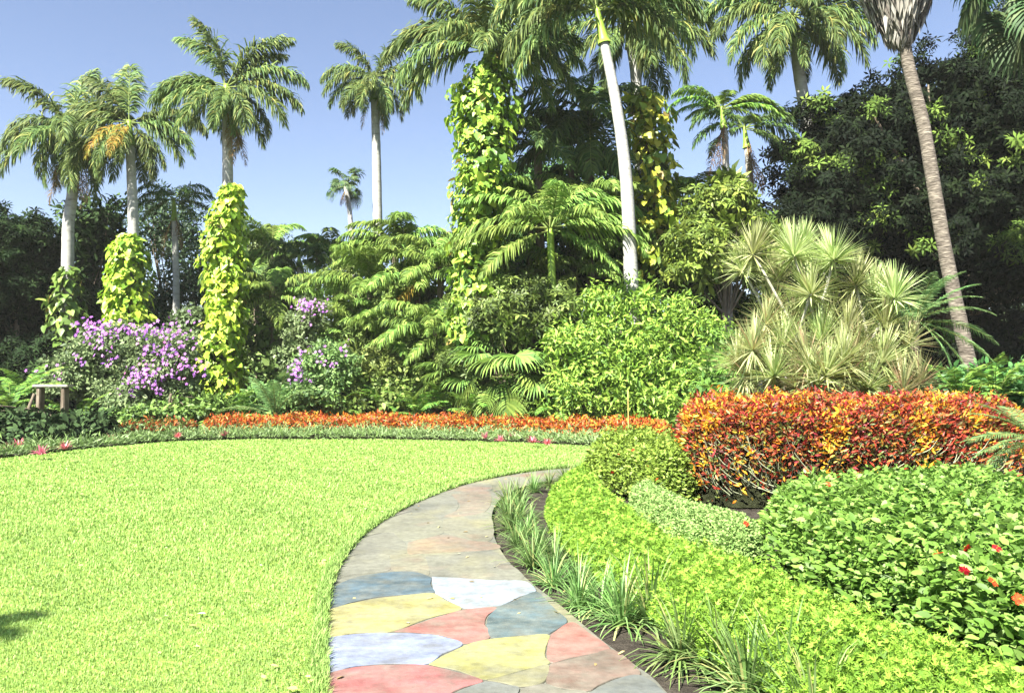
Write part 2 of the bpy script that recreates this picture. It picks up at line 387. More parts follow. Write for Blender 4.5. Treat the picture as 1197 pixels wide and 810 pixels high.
def trunk_line(pxs, d, lean=0.0):
    P = [at(x, y, d) for x, y in pxs]
    a, b = P[-2], P[-1]
    if b[2] > .01:
        k = b[2] / max(a[2] - b[2], .3); g = b + (b - a) * min(k, 1.5); g[2] = 0; g[1] = d
        P.append(g)
    P[0][1] += lean
    return P
def palm(name, label, pxs, d, r=(.17, .24), kind='royal', spec=(), cat='palm tree', shaft=1.2, bark='palmbark', dead=0, gold=(), group=None, sides=14, fs=1.0, scol=None, bulge=.0, deadspec=None):
    """pxs: trunk centre line in photo pixels from the crown down"""
    P = trunk_line(pxs, K(d)); far = d >= 18; r = (r[0] * 1.15, r[1] * 1.15) if far else r; fs = fs * (1.22 if far else 1); base = P[-1].copy(); base[2] = 0
    root = thing(name, label, cat, base, group)
    L = smooth_path(P[::-1], 36) - base; H = L[-1][2]
    t = np.linspace(0, 1, len(L)); rad = r[1] * (1 - t) + r[0] * t + bulge * np.exp(-((t - .45) / .22) ** 2) + .10 * np.exp(-t * 14)
    rad = rad * (1 + .02 * np.sin(np.arange(len(t)) * 2.1))
    mb = MB(); tube(mb, L, rad, sides); link('trunk', mb.mesh('trunk', M[bark], True), root)
    top = L[-1]; dirn = unit(L[-1] - L[-3])
    if shaft:
        mb = MB(); q = np.linspace(0, 1, 8)[:, None]
        tube(mb, top - dirn * .04 + dirn * shaft * q, (r[0] * (1.12 + .35 * np.exp(-q[:, 0] * 4)) * (1 - .55 * q[:, 0])), sides)
        link('crownshaft', mb.mesh('crownshaft', M['shaft'], True), root); top = top + dirn * shaft * .88
    attach(root, top, kind, [(a, e, s * fs) for a, e, s in spec])
    if kind == 'royal' and 'smooth white' not in label and 'vy-wrapped' not in label and 'huge' not in label: attach(root, top - np.array([0, 0, .15]), kind, ringset(7, [-25, -50, -38, -62], .74 * fs))
    for a in gold: attach(root, top - np.array([0, 0, .1]), 'gold', [(a, -25, fs * random.uniform(.85, 1.05))], 'yellowing_frond')
    for k in range(dead):
        attach(root, L[-1] + np.array([0, 0, random.uniform(-.2, .1)]), 'dead', [(random.uniform(180, 360) if deadspec is None else deadspec[k % len(deadspec)], -70, random.uniform(.6, 1.0) * fs)], 'dead_frond', spread=r[0] * 1.2)
    return root, top, base

def blob(cx, cy, rx, ry, d, dy=.8):
    d = K(d)
    return (at(cx, cy, d), (rx * d / FPX, rx * d / FPX * dy, ry * d / FPX))
def tree(name, label, blobs, leaf, kind, cols, trunks, seed=0, cat='tree', sub=.5, per=50, cover=1.0, fill=.35, bark='bark', group=None, mat='leaf', crown='crown', tr='trunk', **kw):
    rng = np.random.default_rng(seed + 100)
    if blobs[0][0][1] > 21: leaf *= 1.15; sub *= 1.2; per = int(per * 1.12)
    c0 = blobs[0][0]; base = np.array([c0[0], c0[1], 0.])
    if trunks: base = np.array([trunks[0][0][0], trunks[0][0][1], 0.])
    root = thing(name, label, cat, base, group)
    mb = MB(); canopy(mb, blobs, leaf, kind, cols, rng, sub=sub, per=per, cover=cover, fill=fill, **kw)
    link(crown, mb.mesh(crown, M[mat], offset=base), root)
    if trunks:
        mb = MB()
        (b, top, r) = trunks[0]
        tube(mb, smooth_path([b, (np.array(b) + top) / 2 + rng.normal(0, .1, 3), top], 12), np.linspace(r, r * .5, 12), 10)
        link(tr, mb.mesh(tr, M[bark], True, offset=base), root)
        mb = MB()
        for c, rr in blobs:
            c = np.array(c); st = np.array(b) * .35 + np.array(top) * .65
            for k in range(3):
                e = c + unit(rng.normal(size=3)) * np.array(rr) * .75
                mid = (st + e) / 2 + rng.normal(0, .15, 3) * rr[0]
                tube(mb, smooth_path([st, mid, e], 10), np.linspace(r * .42, r * .07, 10), 6)
        link('branches', mb.mesh('branches', M[bark], True, offset=base), root)
    return root

# ------------------------------------------------------------------ world, sun, camera
w = bpy.data.worlds.new('World'); sc.world = w; w.use_nodes = True
nt = w.node_tree; bg = nt.nodes['Background']; sky = nt.nodes.new('ShaderNodeTexSky'); sky.sky_type = 'NISHITA'
sky.sun_disc = False; sky.sun_elevation = D2R(SUN_EL); sky.air_density = 1.2; sky.dust_density = .2; sky.ozone_density = 3.5; sky.altitude = 1500
sky.sun_rotation = D2R(180 + SUN_AZ)
tn_ = nt.nodes.new('ShaderNodeMix'); tn_.data_type = 'RGBA'; tn_.blend_type = 'MULTIPLY'; tn_.inputs[0].default_value = 1; tn_.inputs[7].default_value = (1.22, 1.0, .93, 1)
nt.links.new(sky.outputs[0], tn_.inputs[6]); nt.links.new(tn_.outputs[2], bg.inputs[0]); bg.inputs[1].default_value = .050
S = np.array([-math.sin(D2R(SUN_AZ)) * math.cos(D2R(SUN_EL)), -math.cos(D2R(SUN_AZ)) * math.cos(D2R(SUN_EL)), math.sin(D2R(SUN_EL))])
sl = bpy.data.lights.new('sun', 'SUN'); sl.energy = 4.6; sl.angle = D2R(.53); sl.color = (1, .95, .86)
so = bpy.data.objects.new('sun', sl); C.objects.link(so)
from mathutils import Vector
so.rotation_euler = Vector(S).to_track_quat('Z', 'Y').to_euler(); so.location = tuple(S * 60)
cd = bpy.data.cameras.new('camera'); cd.sensor_width = 36; cd.lens = 36 * FPX / 1197; cd.clip_end = 3000; cd.clip_start = .05
co = bpy.data.objects.new('camera', cd); C.objects.link(co); co.location = (0, 0, EYE); co.rotation_euler = (math.pi / 2 + PITCH, 0, 0)
sc.camera = co
sc.view_settings.view_transform = 'Standard'; sc.view_settings.look = 'None'; sc.view_settings.gamma = 1
sc.view_settings.exposure = 2.2
sc.render.engine = 'CYCLES'; cy = sc.cycles
cy.max_bounces = 6; cy.diffuse_bounces = 3; cy.glossy_bounces = 2; cy.transmission_bounces = 3; cy.transparent_max_bounces = 4
cy.use_denoising = True; cy.denoiser = 'OPENIMAGEDENOISE'; cy.denoising_input_passes = 'RGB_ALBEDO_NORMAL'; cy.denoising_prefilter = 'ACCURATE'; cy.sample_clamp_indirect = 6; cy.caustics_reflective = False; cy.caustics_refractive = False

# ------------------------------------------------------------------ ground, lawn, path
def flat(name, poly, z, mat, drop=0.0):
    n = len(poly); V = [(p[0], p[1], z) for p in poly]; F = [tuple(range(n))]
    if drop:
        V += [(p[0], p[1], z - drop) for p in poly]; F += [(i, (i + 1) % n, n + (i + 1) % n, n + i) for i in range(n)]
    me = bpy.data.meshes.new(name); me.from_pydata([tuple(map(float, v)) for v in V], [], F); me.materials.append(mat); me.update()
    return link(name, me)
g = flat('ground', [(-900, -900), (900, -900), (900, 900), (-900, 900)], -.05, M['soil']); tag(g, 'dark mulched soil under the planting', 'ground', kind='structure')
def cr2(pts, n): 
    return smooth_path([np.array([p[0], p[1], 0.]) for p in pts], n)
pl = [pz(x, y) for x, y in [(372, 1500), (374, 1050), (375, 810), (378, 720), (385, 680), (401, 650), (430, 620), (480, 590), (540, 567), (600, 554), (650, 548), (720, 545), (800, 545), (900, 548)]]
pr = [pz(x, y) for x, y in [(1110, 1500), (960, 1050), (782, 812), (740, 775), (700, 745), (655, 707), (618, 678), (590, 650), (576, 620), (578, 592), (600, 573), (640, 562), (700, 557), (800, 557), (900, 560)]]
PL, PR = cr2(pl, 70), cr2(pr, 70)
m, nt, N, L = newmat('weathered_stained_concrete')
out = N('ShaderNodeOutputMaterial'); p = N('ShaderNodeBsdfPrincipled'); p.inputs['Roughness'].default_value = .75; p.inputs['Specular IOR Level'].default_value = .25
tc = N('ShaderNodeTexCoord')
def nz(scale, detail=5, st=(1, 1, 1)):
    mp = N('ShaderNodeMapping'); mp.inputs['Scale'].default_value = st
    n = N('ShaderNodeTexNoise'); n.inputs['Scale'].default_value = scale; n.inputs['Detail'].default_value = detail; n.inputs['Roughness'].default_value = .6
    L(tc.outputs['Object'], mp.inputs[0]); L(mp.outputs[0], n.inputs['Vector']); return n
def ramp(n, stops):
    cr = N('ShaderNodeValToRGB'); el = cr.color_ramp.elements
    while len(el) < len(stops): el.new(.5)
    for e, (pos, c) in zip(el, stops): e.position = pos; e.color = (*c, 1)
    L(n.outputs['Fac'], cr.inputs[0]); return cr
def mix(a, b, f, mode='MIX'):
    x = N('ShaderNodeMix'); x.data_type = 'RGBA'; x.blend_type = mode
    if isinstance(f, float): x.inputs[0].default_value = f
    else: L(f, x.inputs[0])
    L(a, x.inputs[6]); L(b, x.inputs[7]); return x.outputs[2]
base = ramp(nz(1.1, 6, (1, .6, 1)), [(.28, (.13, .135, .115)), (.45, (.22, .215, .18)), (.6, (.28, .275, .22)), (.75, (.19, .205, .20))])
red = ramp(nz(.75, 3, (1, .7, 1)), [(.57, (0, 0, 0)), (.70, (.5, .5, .5))])
yel = ramp(nz(.6, 3, (1.3, .8, 1)), [(.52, (0, 0, 0)), (.68, (.6, .6, .6))])
rc = N('ShaderNodeRGB'); rc.outputs[0].default_value = (.36, .15, .11, 1)
yc = N('ShaderNodeRGB'); yc.outputs[0].default_value = (.40, .36, .17, 1)
col = mix(base.outputs[0], rc.outputs[0], red.outputs[0]); col = mix(col, yc.outputs[0], yel.outputs[0])
fine = ramp(nz(14, 8), [(.3, (.72, .72, .72)), (.7, (1.12, 1.12, 1.12))]); col = mix(col, fine.outputs[0], 1.0, 'MULTIPLY')
att = N('ShaderNodeAttribute'); att.attribute_name = 'Col'
# painted stones: alpha of Col says how strongly the stain replaces the weathered slab
dirt = ramp(nz(2.6, 8, (1, 1.6, 1)), [(.36, (.62, .60, .56)), (.62, (1.05, 1.05, 1.05))])
dk = N('ShaderNodeRGB'); dk.outputs[0].default_value = (.63, .655, .63, 1)
st = mix(att.outputs['Color'], dirt.outputs[0], 1.0, 'MULTIPLY'); st = mix(st, fine.outputs[0], .8, 'MULTIPLY')
wear = ramp(nz(5, 10), [(.35, (.40, .40, .40)), (.62, (1, 1, 1))])
mm = N('ShaderNodeMath'); mm.operation = 'MULTIPLY'; L(att.outputs['Alpha'], mm.inputs[0]); L(wear.outputs[0], mm.inputs[1])
col = mix(col, st, mm.outputs[0])
col = mix(col, dk.outputs[0], 1.0, 'MULTIPLY')
L(col, p.inputs['Base Color'])
b = N('ShaderNodeBump'); b.inputs['Strength'].default_value = .35; b.inputs['Distance'].default_value = .01
L(nz(30, 8).outputs['Fac'], b.inputs['Height']); L(b.outputs[0], p.inputs['Normal']); L(p.outputs[0], out.inputs[0])
M['path'] = m
ZS = 2.8925
def zq(pts): return [pz(370 + x / ZS, 530 + y / ZS) for x, y in pts]
stones = [
 ([(50, 425), (60, 380), (150, 347), (240, 342), (248, 393), (130, 410)], (.34, .33, .27, .35)),
 ([(248, 342), (360, 347), (382, 410), (330, 396), (255, 394)], (.36, .32, .20, .4)),
 ([(366, 345), (480, 336), (600, 332), (640, 362), (698, 424), (480, 414), (392, 408)], (.24, .23, .20, .4)),
 ([(68, 366), (105, 305), (240, 272), (300, 302), (302, 338), (150, 340)], (.22, .21, .18, .35)),
 ([(308, 301), (430, 275), (592, 300), (604, 324), (366, 338), (308, 338)], (.42, .24, .17, .45)),
 ([(115, 294), (200, 236), (330, 200), (420, 225), (430, 268), (304, 296), (243, 266)], (.33, .32, .22, .35)),
 ([(428, 222), (575, 200), (588, 294), (437, 270)], (.36, .33, .22, .4)),
 ([(212, 228), (330, 166), (450, 140), (480, 180), (424, 217), (330, 195)], (.26, .26, .24, .4)),
 ([(456, 138), (580, 130), (573, 195), (432, 216), (485, 182)], (.40, .24, .18, .35)),
 ([(330, 160), (440, 112), (560, 86), (590, 124), (452, 134)], (.30, .30, .27, .35)),
 ([(36, 462), (130, 420), (250, 402), (330, 402), (385, 418), (388, 445), (397, 472), (300, 478), (200, 488), (120, 505), (28, 530)], (.115, .17, .215)),
 ([(388, 418), (480, 422), (600, 430), (705, 433), (744, 467), (690, 485), (640, 510), (605, 519), (497, 525), (440, 495), (397, 470)], (.43, .50, .62)),
 ([(26, 533), (120, 507), (220, 489), (330, 477), (399, 474), (440, 499), (495, 527), (410, 550), (330, 577), (258, 604), (130, 609), (20, 624)], (.47, .43, .18)),
 ([(262, 604), (340, 577), (420, 551), (500, 529), (606, 521), (580, 550), (572, 580), (590, 624), (498, 645), (450, 624), (380, 611)], (.46, .19, .17)),
 ([(608, 521), (670, 499), (744, 469), (800, 520), (850, 568), (800, 603), (775, 613), (690, 616), (592, 625), (574, 585), (582, 550)], (.14, .20, .225)),
 ([(18, 627), (130, 612), (250, 608), (380, 613), (450, 626), (497, 647), (430, 680), (372, 714), (260, 713), (130, 721), (14, 747)], (.33, .38, .60)),
 ([(376, 714), (440, 680), (510, 647), (600, 627), (700, 618), (787, 615), (777, 660), (775, 690), (786, 713), (690, 737), (572, 767), (480, 738)], (.46, .44, .17)),
 ([(790, 613), (862, 572), (925, 610), (996, 661), (930, 680), (860, 694), (788, 709), (777, 670)], (.46, .21, .18)),
 ([(787, 714), (860, 696), (930, 682), (998, 663), (1064, 705), (1097, 750), (1020, 760), (960, 785), (920, 806), (830, 796), (775, 776)], (.28, .19, .155)),
 ([(12, 752), (130, 724), (260, 716), (372, 717), (470, 740), (568, 770), (500, 792), (452, 820), (420, 870), (10, 890)], (.44, .17, .17)),
 ([(576, 770), (690, 739), (785, 717), (772, 773), (690, 792), (640, 781)], (.33, .31, .18)),
 ([(456, 820), (505, 794), (576, 773), (640, 784), (688, 795), (672, 850), (690, 930), (600, 980), (470, 960), (425, 875)], (.22, .23, .22)),
 ([(693, 796), (774, 779), (830, 799), (918, 809), (905, 870), (930, 960), (820, 1000), (695, 930), (677, 850)], (.26, .24, .20)),
 ([(924, 810), (962, 788), (1020, 763), (1100, 752), (1190, 815), (1330, 910), (1230, 990), (1100, 1000), (935, 960), (910, 870)], (.20, .215, .215)),
 ([(10, 895), (420, 875), (465, 963), (598, 984), (560, 1200), (5, 1240)], (.16, .22, .27)),
 ([(602, 984), (692, 934), (818, 1004), (932, 964), (1098, 1004), (1232, 994), (1335, 914), (1700, 1180), (1500, 1300), (565, 1300)], (.42, .38, .2)),
]
V = [tuple(q) for q in np.vstack([PL, PR[::-1]])]; n = len(PL); Vn = []
for q in V: Vn.append((q[0], q[1], .0))
F = []; cols = []
nn = len(PL)
for i in range(nn - 1): F.append((i, i + 1, 2 * nn - 2 - i, 2 * nn - 1 - i))
for i in range(2 * nn): Vn.append((V[i][0], V[i][1], -.06))
for i in range(2 * nn - 1): F.append((i, 2 * nn + i, 2 * nn + i + 1, i + 1))
vc = [(.2, .2, .2, 0)] * len(Vn)
for si, (poly, c) in enumerate(stones):
    P = np.array(zq(poly))[:, :2]; P = np.array([q[:2] for q in smooth_path([np.append(q, 0) for q in np.vstack([P, P[:1]])], 60)])[:-1]
    P = P + np.stack([lump(P, 9, 1), lump(P, 9, 2)], 1) * .006
    cen = P.mean(0); dd = P - cen; ln = np.linalg.norm(dd, axis=1, keepdims=True)
    Pi = cen + dd * (1 - .007 / ln); Po = cen + dd * (1 - .001 / ln)
    b0 = len(Vn)
    Vn += [(x, y, (.0055 if len(c) == 3 else .0028) + si * .00012) for x, y in Pi]; Vn += [(x, y, .0006 + si * .00006) for x, y in Po]
    k = len(Pi); F.append(tuple(range(b0, b0 + k))); F += [(b0 + i, b0 + (i + 1) % k, b0 + k + (i + 1) % k, b0 + k + i) for i in range(k)]
    al = c[3] if len(c) > 3 else 1; vc += [(*c[:3], al)] * k + [(.07, .065, .055, .9 if al == 1 else .25)] * k
me = bpy.data.meshes.new('path'); me.from_pydata([tuple(map(float, v)) for v in Vn], [], F)
a = me.attributes.new('Col', 'FLOAT_COLOR', 'POINT'); a.data.foreach_set('color', np.array(vc, float).ravel()); me.materials.append(m); me.update()
tag(link('path', me), 'curving path of weathered concrete with painted blue, yellow and red stones', 'path', kind='structure')

far_edge = [(900, 530), (760, 526), (700, 522), (600, 517), (450, 513.5), (300, 513.5), (200, 516), (100, 525), (0, 536), (-200, 560), (-500, 620), (-900, 760)]
FE = [pz(x, y) for x, y in far_edge]
lawn_poly = [q for q in PL] + FE + [np.array([-9, 1., 0]), np.array([-9, -6, 0]), np.array([PL[0][0], -6, 0])]
M['lawn'] = noise_mat('lawn_thatch', [(.3, (.13, .20, .035)), (.5, (.19, .28, .05)), (.7, (.25, .35, .07))], 3, 10, .9, .8, 60, bdist=.03)
lo_ = flat('lawn', [(q[0], q[1]) for q in lawn_poly], .0, M['lawn'], .06); tag(lo_, 'broad sunlit mown lawn', 'lawn', kind='structure')

rng = np.random.default_rng(3)
LP = [(q[0], q[1]) for q in lawn_poly]
mb = MB()
def blades(P, h, wd, col):
    n = len(P); a = rng.random(n) * 6.283; t = rng.normal(.0, .55, n); d = np.stack([np.cos(a) * np.sin(t), np.sin(a) * np.sin(t), np.cos(t)], 1)
    w = np.stack([-np.sin(a), np.cos(a), 0 * a], 1) * wd[:, None]; base = np.concatenate([P, np.full((n, 1), -.005)], 1)
    mid = base + d * (h * .55)[:, None]; tip = mid + unit(d + np.stack([np.cos(a), np.sin(a), -.2 + 0 * a], 1) * .6) * (h * .5)[:, None]
    V = np.stack([base - w * .7, base + w * .7, mid - w, mid + w, tip - w * .1, tip + w * .1], 1)
    F = np.array([(0, 1, 3, 2), (2, 3, 5, 4)]); mb.add(V.reshape(-1, 3), (F[None] + (np.arange(n) * 6)[:, None, None]).reshape(-1, 4), np.repeat(col, 6, 0))
GC = [((.24, .37, .09), 5), ((.295, .43, .115), 3), ((.19, .305, .065), 3), ((.42, .44, .18), .5)]
# blade density falls with distance while blades widen
NB = 420000
dist = 2.6 * (30 / 2.6) ** (rng.random(NB) ** 1.0); th = rng.uniform(-.66, .36, NB)
P = np.stack([dist * np.tan(th), dist], 1); P = P[inside(LP, P)]
dd = P[:, 1]; sc1 = np.clip(dd / 5.5, .8, 5)
ed, _ = edged([(q[0], q[1]) for q in np.vstack([PL, PR[::-1]])][:], P)
patch = 1 + .12 * lump(P, 1.1, 5) + .10 * lump(P, 3.3, 1)
blades(P, .029 * np.clip(dd / 6, .9, 1.5) * rng.uniform(.6, 1.3, len(P)), .0034 * sc1, colors(len(P), GC, rng, .11) * np.clip(patch, .6, 1.4)[:, None])
# longer blades leaning over the edge of the path
t = rng.random(26000) ** 1.5 * (len(PL) - 2); i = t.astype(int); f = (t - i)[:, None]; q = PL[i, :2] * (1 - f) + PL[i + 1, :2] * f
tn = unit(PL[i + 1, :2] - PL[i, :2]); q = q + np.stack([-tn[:, 1], tn[:, 0]], 1) * rng.uniform(-.035, .06, len(q))[:, None]
blades(q, .07 * rng.uniform(.5, 1.3, len(q)), .0036 * np.clip(q[:, 1] / 5.5, .8, 4), colors(len(q), GC, rng, .2))
tag(link('grass', mb.mesh('grass', M['grass'])), 'short bright green grass of the lawn', 'grass', kind='stuff')

# ------------------------------------------------------------------ beds on the right of the path
rng = np.random.default_rng(11)
gc = [pz(x, y, .27)[:2] for x, y in [(605, 572), (612, 605), (655, 645), (705, 685), (765, 725), (840, 768), (910, 812), (1000, 880), (1140, 960), (1420, 960), (1330, 840), (1197, 785), (1100, 740), (1010, 708), (940, 680), (880, 652), (845, 644), (790, 628), (754, 602), (722, 578), (700, 566), (704, 543), (680, 539), (640, 548)]]
gc = [q + np.array([.34 if k < 10 or k > 21 else 0, 0]) for k, q in enumerate(gc)]
mb = MB()
mound(mb, gc, .28, .26, .040, 'sprig', [((.19, .34, .035), 5), ((.26, .41, .05), 3), ((.09, .18, .02), 3)], rng, 9500, lumpy=.055, lf=3.7, tall=.09, core=(.02, .04, .01), upright=.7, spread=.7, far=6.0)
tag(link('ground_cover', mb.mesh('ground_cover', M['plain'])), 'feathery yellow-green ground cover filling the bed beside the path', 'ground cover', kind='stuff')

def hedge(name, label, poly, cat, mat, parts, h, rr, leaf, kind, cols, dens, seed, group=None, stems=0, **kw):
    rng = np.random.default_rng(seed); c = np.mean([q[:2] for q in poly], 0); base = np.array([c[0], c[1], 0])
    root = thing(name, label, cat, base, group)
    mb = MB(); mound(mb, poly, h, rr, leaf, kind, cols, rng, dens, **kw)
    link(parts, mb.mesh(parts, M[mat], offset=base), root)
    if stems:
        pr_ = rimround(poly, 2); A = np.array(pr_); cc = A.mean(0); rest = MB(); un = kw.get('under', .1)
        for k in range(stems):
            i = rng.integers(len(A)); f = rng.random(); q = A[i] * (1 - f) + A[(i + 1) % len(A)] * f
            inn = unit(cc - q); sd = np.array([-inn[1], inn[0]]); z1 = rng.uniform(.22, .72) * h
            b = np.array([*(q + inn * (un * (1 - z1 / h) + rng.uniform(.0, .10))), z1])
            a = b + np.array([*(inn * rng.uniform(.14, .34) + sd * rng.normal(0, .15)), -rng.uniform(.14, .36)]); a[2] = max(a[2], .03)
            md = (a + b) / 2 + np.array([*(-inn * .03), -.035])
            one = MB() if k < 100 else rest
            tube(one, smooth_path([a, md, b], 7) - (base if k < 100 else 0), np.linspace(.0075, .004, 7), 4, cap=False)
            if k < 100: link('stem', one.mesh('stem', M['greenstem'], True), root)
        o = link('stems', rest.mesh('stems', M['greenstem'], offset=base), root); o['kind'] = 'stuff'
    return root, base
CRO = [((.50, .09, .035), 4), ((.62, .19, .04), 3), ((.32, .035, .035), 3), ((.13, .19, .04), 3.2), ((.10, .035, .03), 2.4)]
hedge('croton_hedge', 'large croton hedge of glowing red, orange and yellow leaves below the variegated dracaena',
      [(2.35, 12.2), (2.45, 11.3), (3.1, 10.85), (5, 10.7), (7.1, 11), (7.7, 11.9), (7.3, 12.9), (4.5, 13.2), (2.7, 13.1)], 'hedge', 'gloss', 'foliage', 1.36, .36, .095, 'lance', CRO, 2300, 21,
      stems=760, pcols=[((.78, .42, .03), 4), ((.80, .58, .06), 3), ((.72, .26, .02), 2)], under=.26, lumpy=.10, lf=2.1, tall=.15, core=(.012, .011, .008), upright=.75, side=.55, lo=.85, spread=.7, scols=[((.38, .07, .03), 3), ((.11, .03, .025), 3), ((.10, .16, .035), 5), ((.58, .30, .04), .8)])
hedge('clipped_hedge', 'low clipped pale green hedge curving in front of the croton',
      [pz(x, y, .46)[:2] for x, y in [(731, 570), (742, 559), (762, 558), (785, 570), (815, 584), (850, 593), (886, 600), (900, 615), (875, 626), (845, 622), (812, 610), (780, 598), (750, 585)]],
      'hedge', 'plain', 'foliage', .46, .16, .034, 'oval', [((.22, .34, .09), 5), ((.28, .40, .12), 3), ((.12, .21, .05), 2)], 6500, 22, under=.06, lumpy=.012, tall=.022, core=(.03, .06, .015), upright=.6)
HIB = [((.125, .245, .035), 5), ((.19, .33, .055), 3), ((.08, .165, .025), 3), ((.27, .38, .11), .7)]
def flower_mesh(r, petals, col, cols2, seed, curl=.3):
    rng = np.random.default_rng(seed); mb = MB()
    for k in range(petals):
        a = k * 6.283 / petals + rng.normal(0, .12); d = np.array([math.cos(a), math.sin(a), .35]); s = np.array([-math.sin(a), math.cos(a), 0]) * r * .42
        c = np.array(col) * rng.uniform(.8, 1.15)
        mb.add([(0, 0, 0), d * r * .55 - s + (0, 0, .02 * r), d * r - s * .3 + np.array([0, 0, -curl * r]), d * r + s * .3 + np.array([0, 0, -curl * r]), d * r * .55 + s + (0, 0, .02 * r), d * r * .55 + np.array([0, 0, -.06 * r])],
               [(0, 5, 2, 1), (0, 4, 3, 5), (5, 3, 2, 1)][:2] , c)
    tube(mb, [(0, 0, 0), (0, 0, r * .5), (0, 0, r * .7)], [r * .06, r * .05, r * .09], 6, cols2)
    return mb.mesh('flower', M['petal'])
redf = [flower_mesh(.05, 5, (.72, .035, .02), (.7, .3, .05), k) for k in range(3)]
r1, b1 = hedge('flowering_shrub', 'broad leafy shrub with scattered red flowers in the foreground bed',
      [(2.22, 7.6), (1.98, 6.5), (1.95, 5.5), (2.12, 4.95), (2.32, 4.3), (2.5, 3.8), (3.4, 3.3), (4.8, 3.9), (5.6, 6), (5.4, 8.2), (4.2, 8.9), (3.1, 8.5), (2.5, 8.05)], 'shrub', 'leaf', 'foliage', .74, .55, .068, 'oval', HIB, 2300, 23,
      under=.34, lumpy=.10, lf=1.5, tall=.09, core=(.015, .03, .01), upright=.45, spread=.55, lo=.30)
def flowers(root, base, spots, h, s=1.0, meshes=redf):
    for x, y, dz in spots:
        q = pz(x, y, h + dz) - base; link('flower', random.choice(meshes), root, q, (random.uniform(-1.2, -.3), random.uniform(-.4, .4), random.random() * 6), (s,) * 3)
flowers(r1, b1, [(1097, 647, -.02), (1127, 667, -.02), (1131, 641, -.02), (1160, 680, -.04), (1056, 573, .05), (1043, 578, .05), (1123, 579, .05), (980, 557, .05), (1165, 641, .02), (968, 566, .06), (872, 612, -.2), (1000, 561, .04), (1190, 700, -.1)], .74, .62)
r2, b2 = hedge('flowering_shrub', 'small rounded green shrub with tiny red flowers at the left end of the croton hedge',
      [(1.1, 13.2), (1.3, 12.3), (1.7, 11.8), (1.95, 11.2), (2.45, 11.1), (2.75, 11.8), (2.7, 13.6), (2.6, 14.8), (1.7, 14.6)], 'shrub', 'leaf', 'foliage', .76, .38, .065, 'oval', [((.20, .34, .045), 5), ((.28, .44, .07), 3), ((.11, .21, .03), 2)], 2600, 24,
      under=.03, lumpy=.15, lf=2.6, tall=.16, core=(.015, .03, .01), upright=.6)
flowers(r2, b2, [(723, 531, 0), (740, 526, .02), (716, 552, -.1), (768, 560, -.2), (757, 545, -.05)], .74, .5)

# liriope clumps along the right edge
def clump(seed, n=110, L=.36, w=.0075, cols=None, er=(12, 86)):
    rng = np.random.default_rng(seed); mb = MB(); a = rng.random(n) * 6.283; e = np.radians(rng.uniform(er[0], er[1], n)); ln = L * rng.uniform(.6, 1.15, n)
    p = np.stack([np.cos(a), np.sin(a), 0 * a], 1) * rng.uniform(0, .05, (n, 1)); wd = np.stack([-np.sin(a), np.cos(a), 0 * a], 1) * w
    cc = colors(n, cols or [((.14, .25, .06), 5), ((.22, .33, .11), 3), ((.08, .16, .04), 2), ((.34, .34, .12), .8)], rng, .15)
    V = []; k = 5; cur = p
    for s in range(k + 1):
        f = (1 - s / k) ** .7 if s else .8
        V += [cur - wd * f, cur + wd * f]
        ee = e - (s / k) ** 1.2 * np.radians(rng.uniform(60, 110, n)) * (1.1 - e / 2.2)
        cur = cur + np.stack([np.cos(a) * np.cos(ee), np.sin(a) * np.cos(ee), np.sin(ee)], 1) * (ln / k)[:, None]
    V = np.stack(V, 1); V[:, :, 2] = np.maximum(V[:, :, 2], -.04)
    F = np.array([(2 * s, 2 * s + 1, 2 * s + 3, 2 * s + 2) for s in range(k)])
    mb.add(V.reshape(-1, 3), (F[None] + (np.arange(n) * (2 * k + 2))[:, None, None]).reshape(-1, 4), np.repeat(cc, 2 * k + 2, 0))
    return mb.mesh('liriope_clump', M['leaf'])
cm = [clump(30 + k) for k in range(4)]
ORD = 'first second third fourth fifth sixth seventh eighth ninth tenth eleventh twelfth thirteenth fourteenth fifteenth sixteenth seventeenth eighteenth nineteenth twentieth'.split()
tens = {20: 'twenty', 30: 'thirty', 40: 'forty'}
def ordinal(n):
    if n <= 20: return ORD[n - 1]
    t = n // 10 * 10; return tens[t] + ('-' + ORD[n % 10 - 1] if n % 10 else '')
cp = [(945, 845), (868, 806), (790, 762), (722, 722), (755, 722), (912, 812), (835, 775), (672, 703), (698, 706), (643, 680), (672, 676), (618, 658), (645, 655), (602, 636), (625, 640), (594, 616), (612, 620), (590, 600), (604, 601), (592, 588), (604, 580), (622, 572), (640, 566), (660, 561), (680, 557)]
for k, (x, y) in enumerate(cp):
    q = pz(x, y); s = random.uniform(.95, 1.25) * (1.35 if k < 7 else 1.02)
    o = link('liriope_clump', cm[k % 4], None, (q[0] + .03, q[1], -.04), (0, 0, random.random() * 6.28), (s, s, s))
    tag(o, ordinal(k + 1) + ' liriope clump up the path\'s planted edge, counted from the bottom of the photo', 'grass clump', 'liriope clumps along the path')

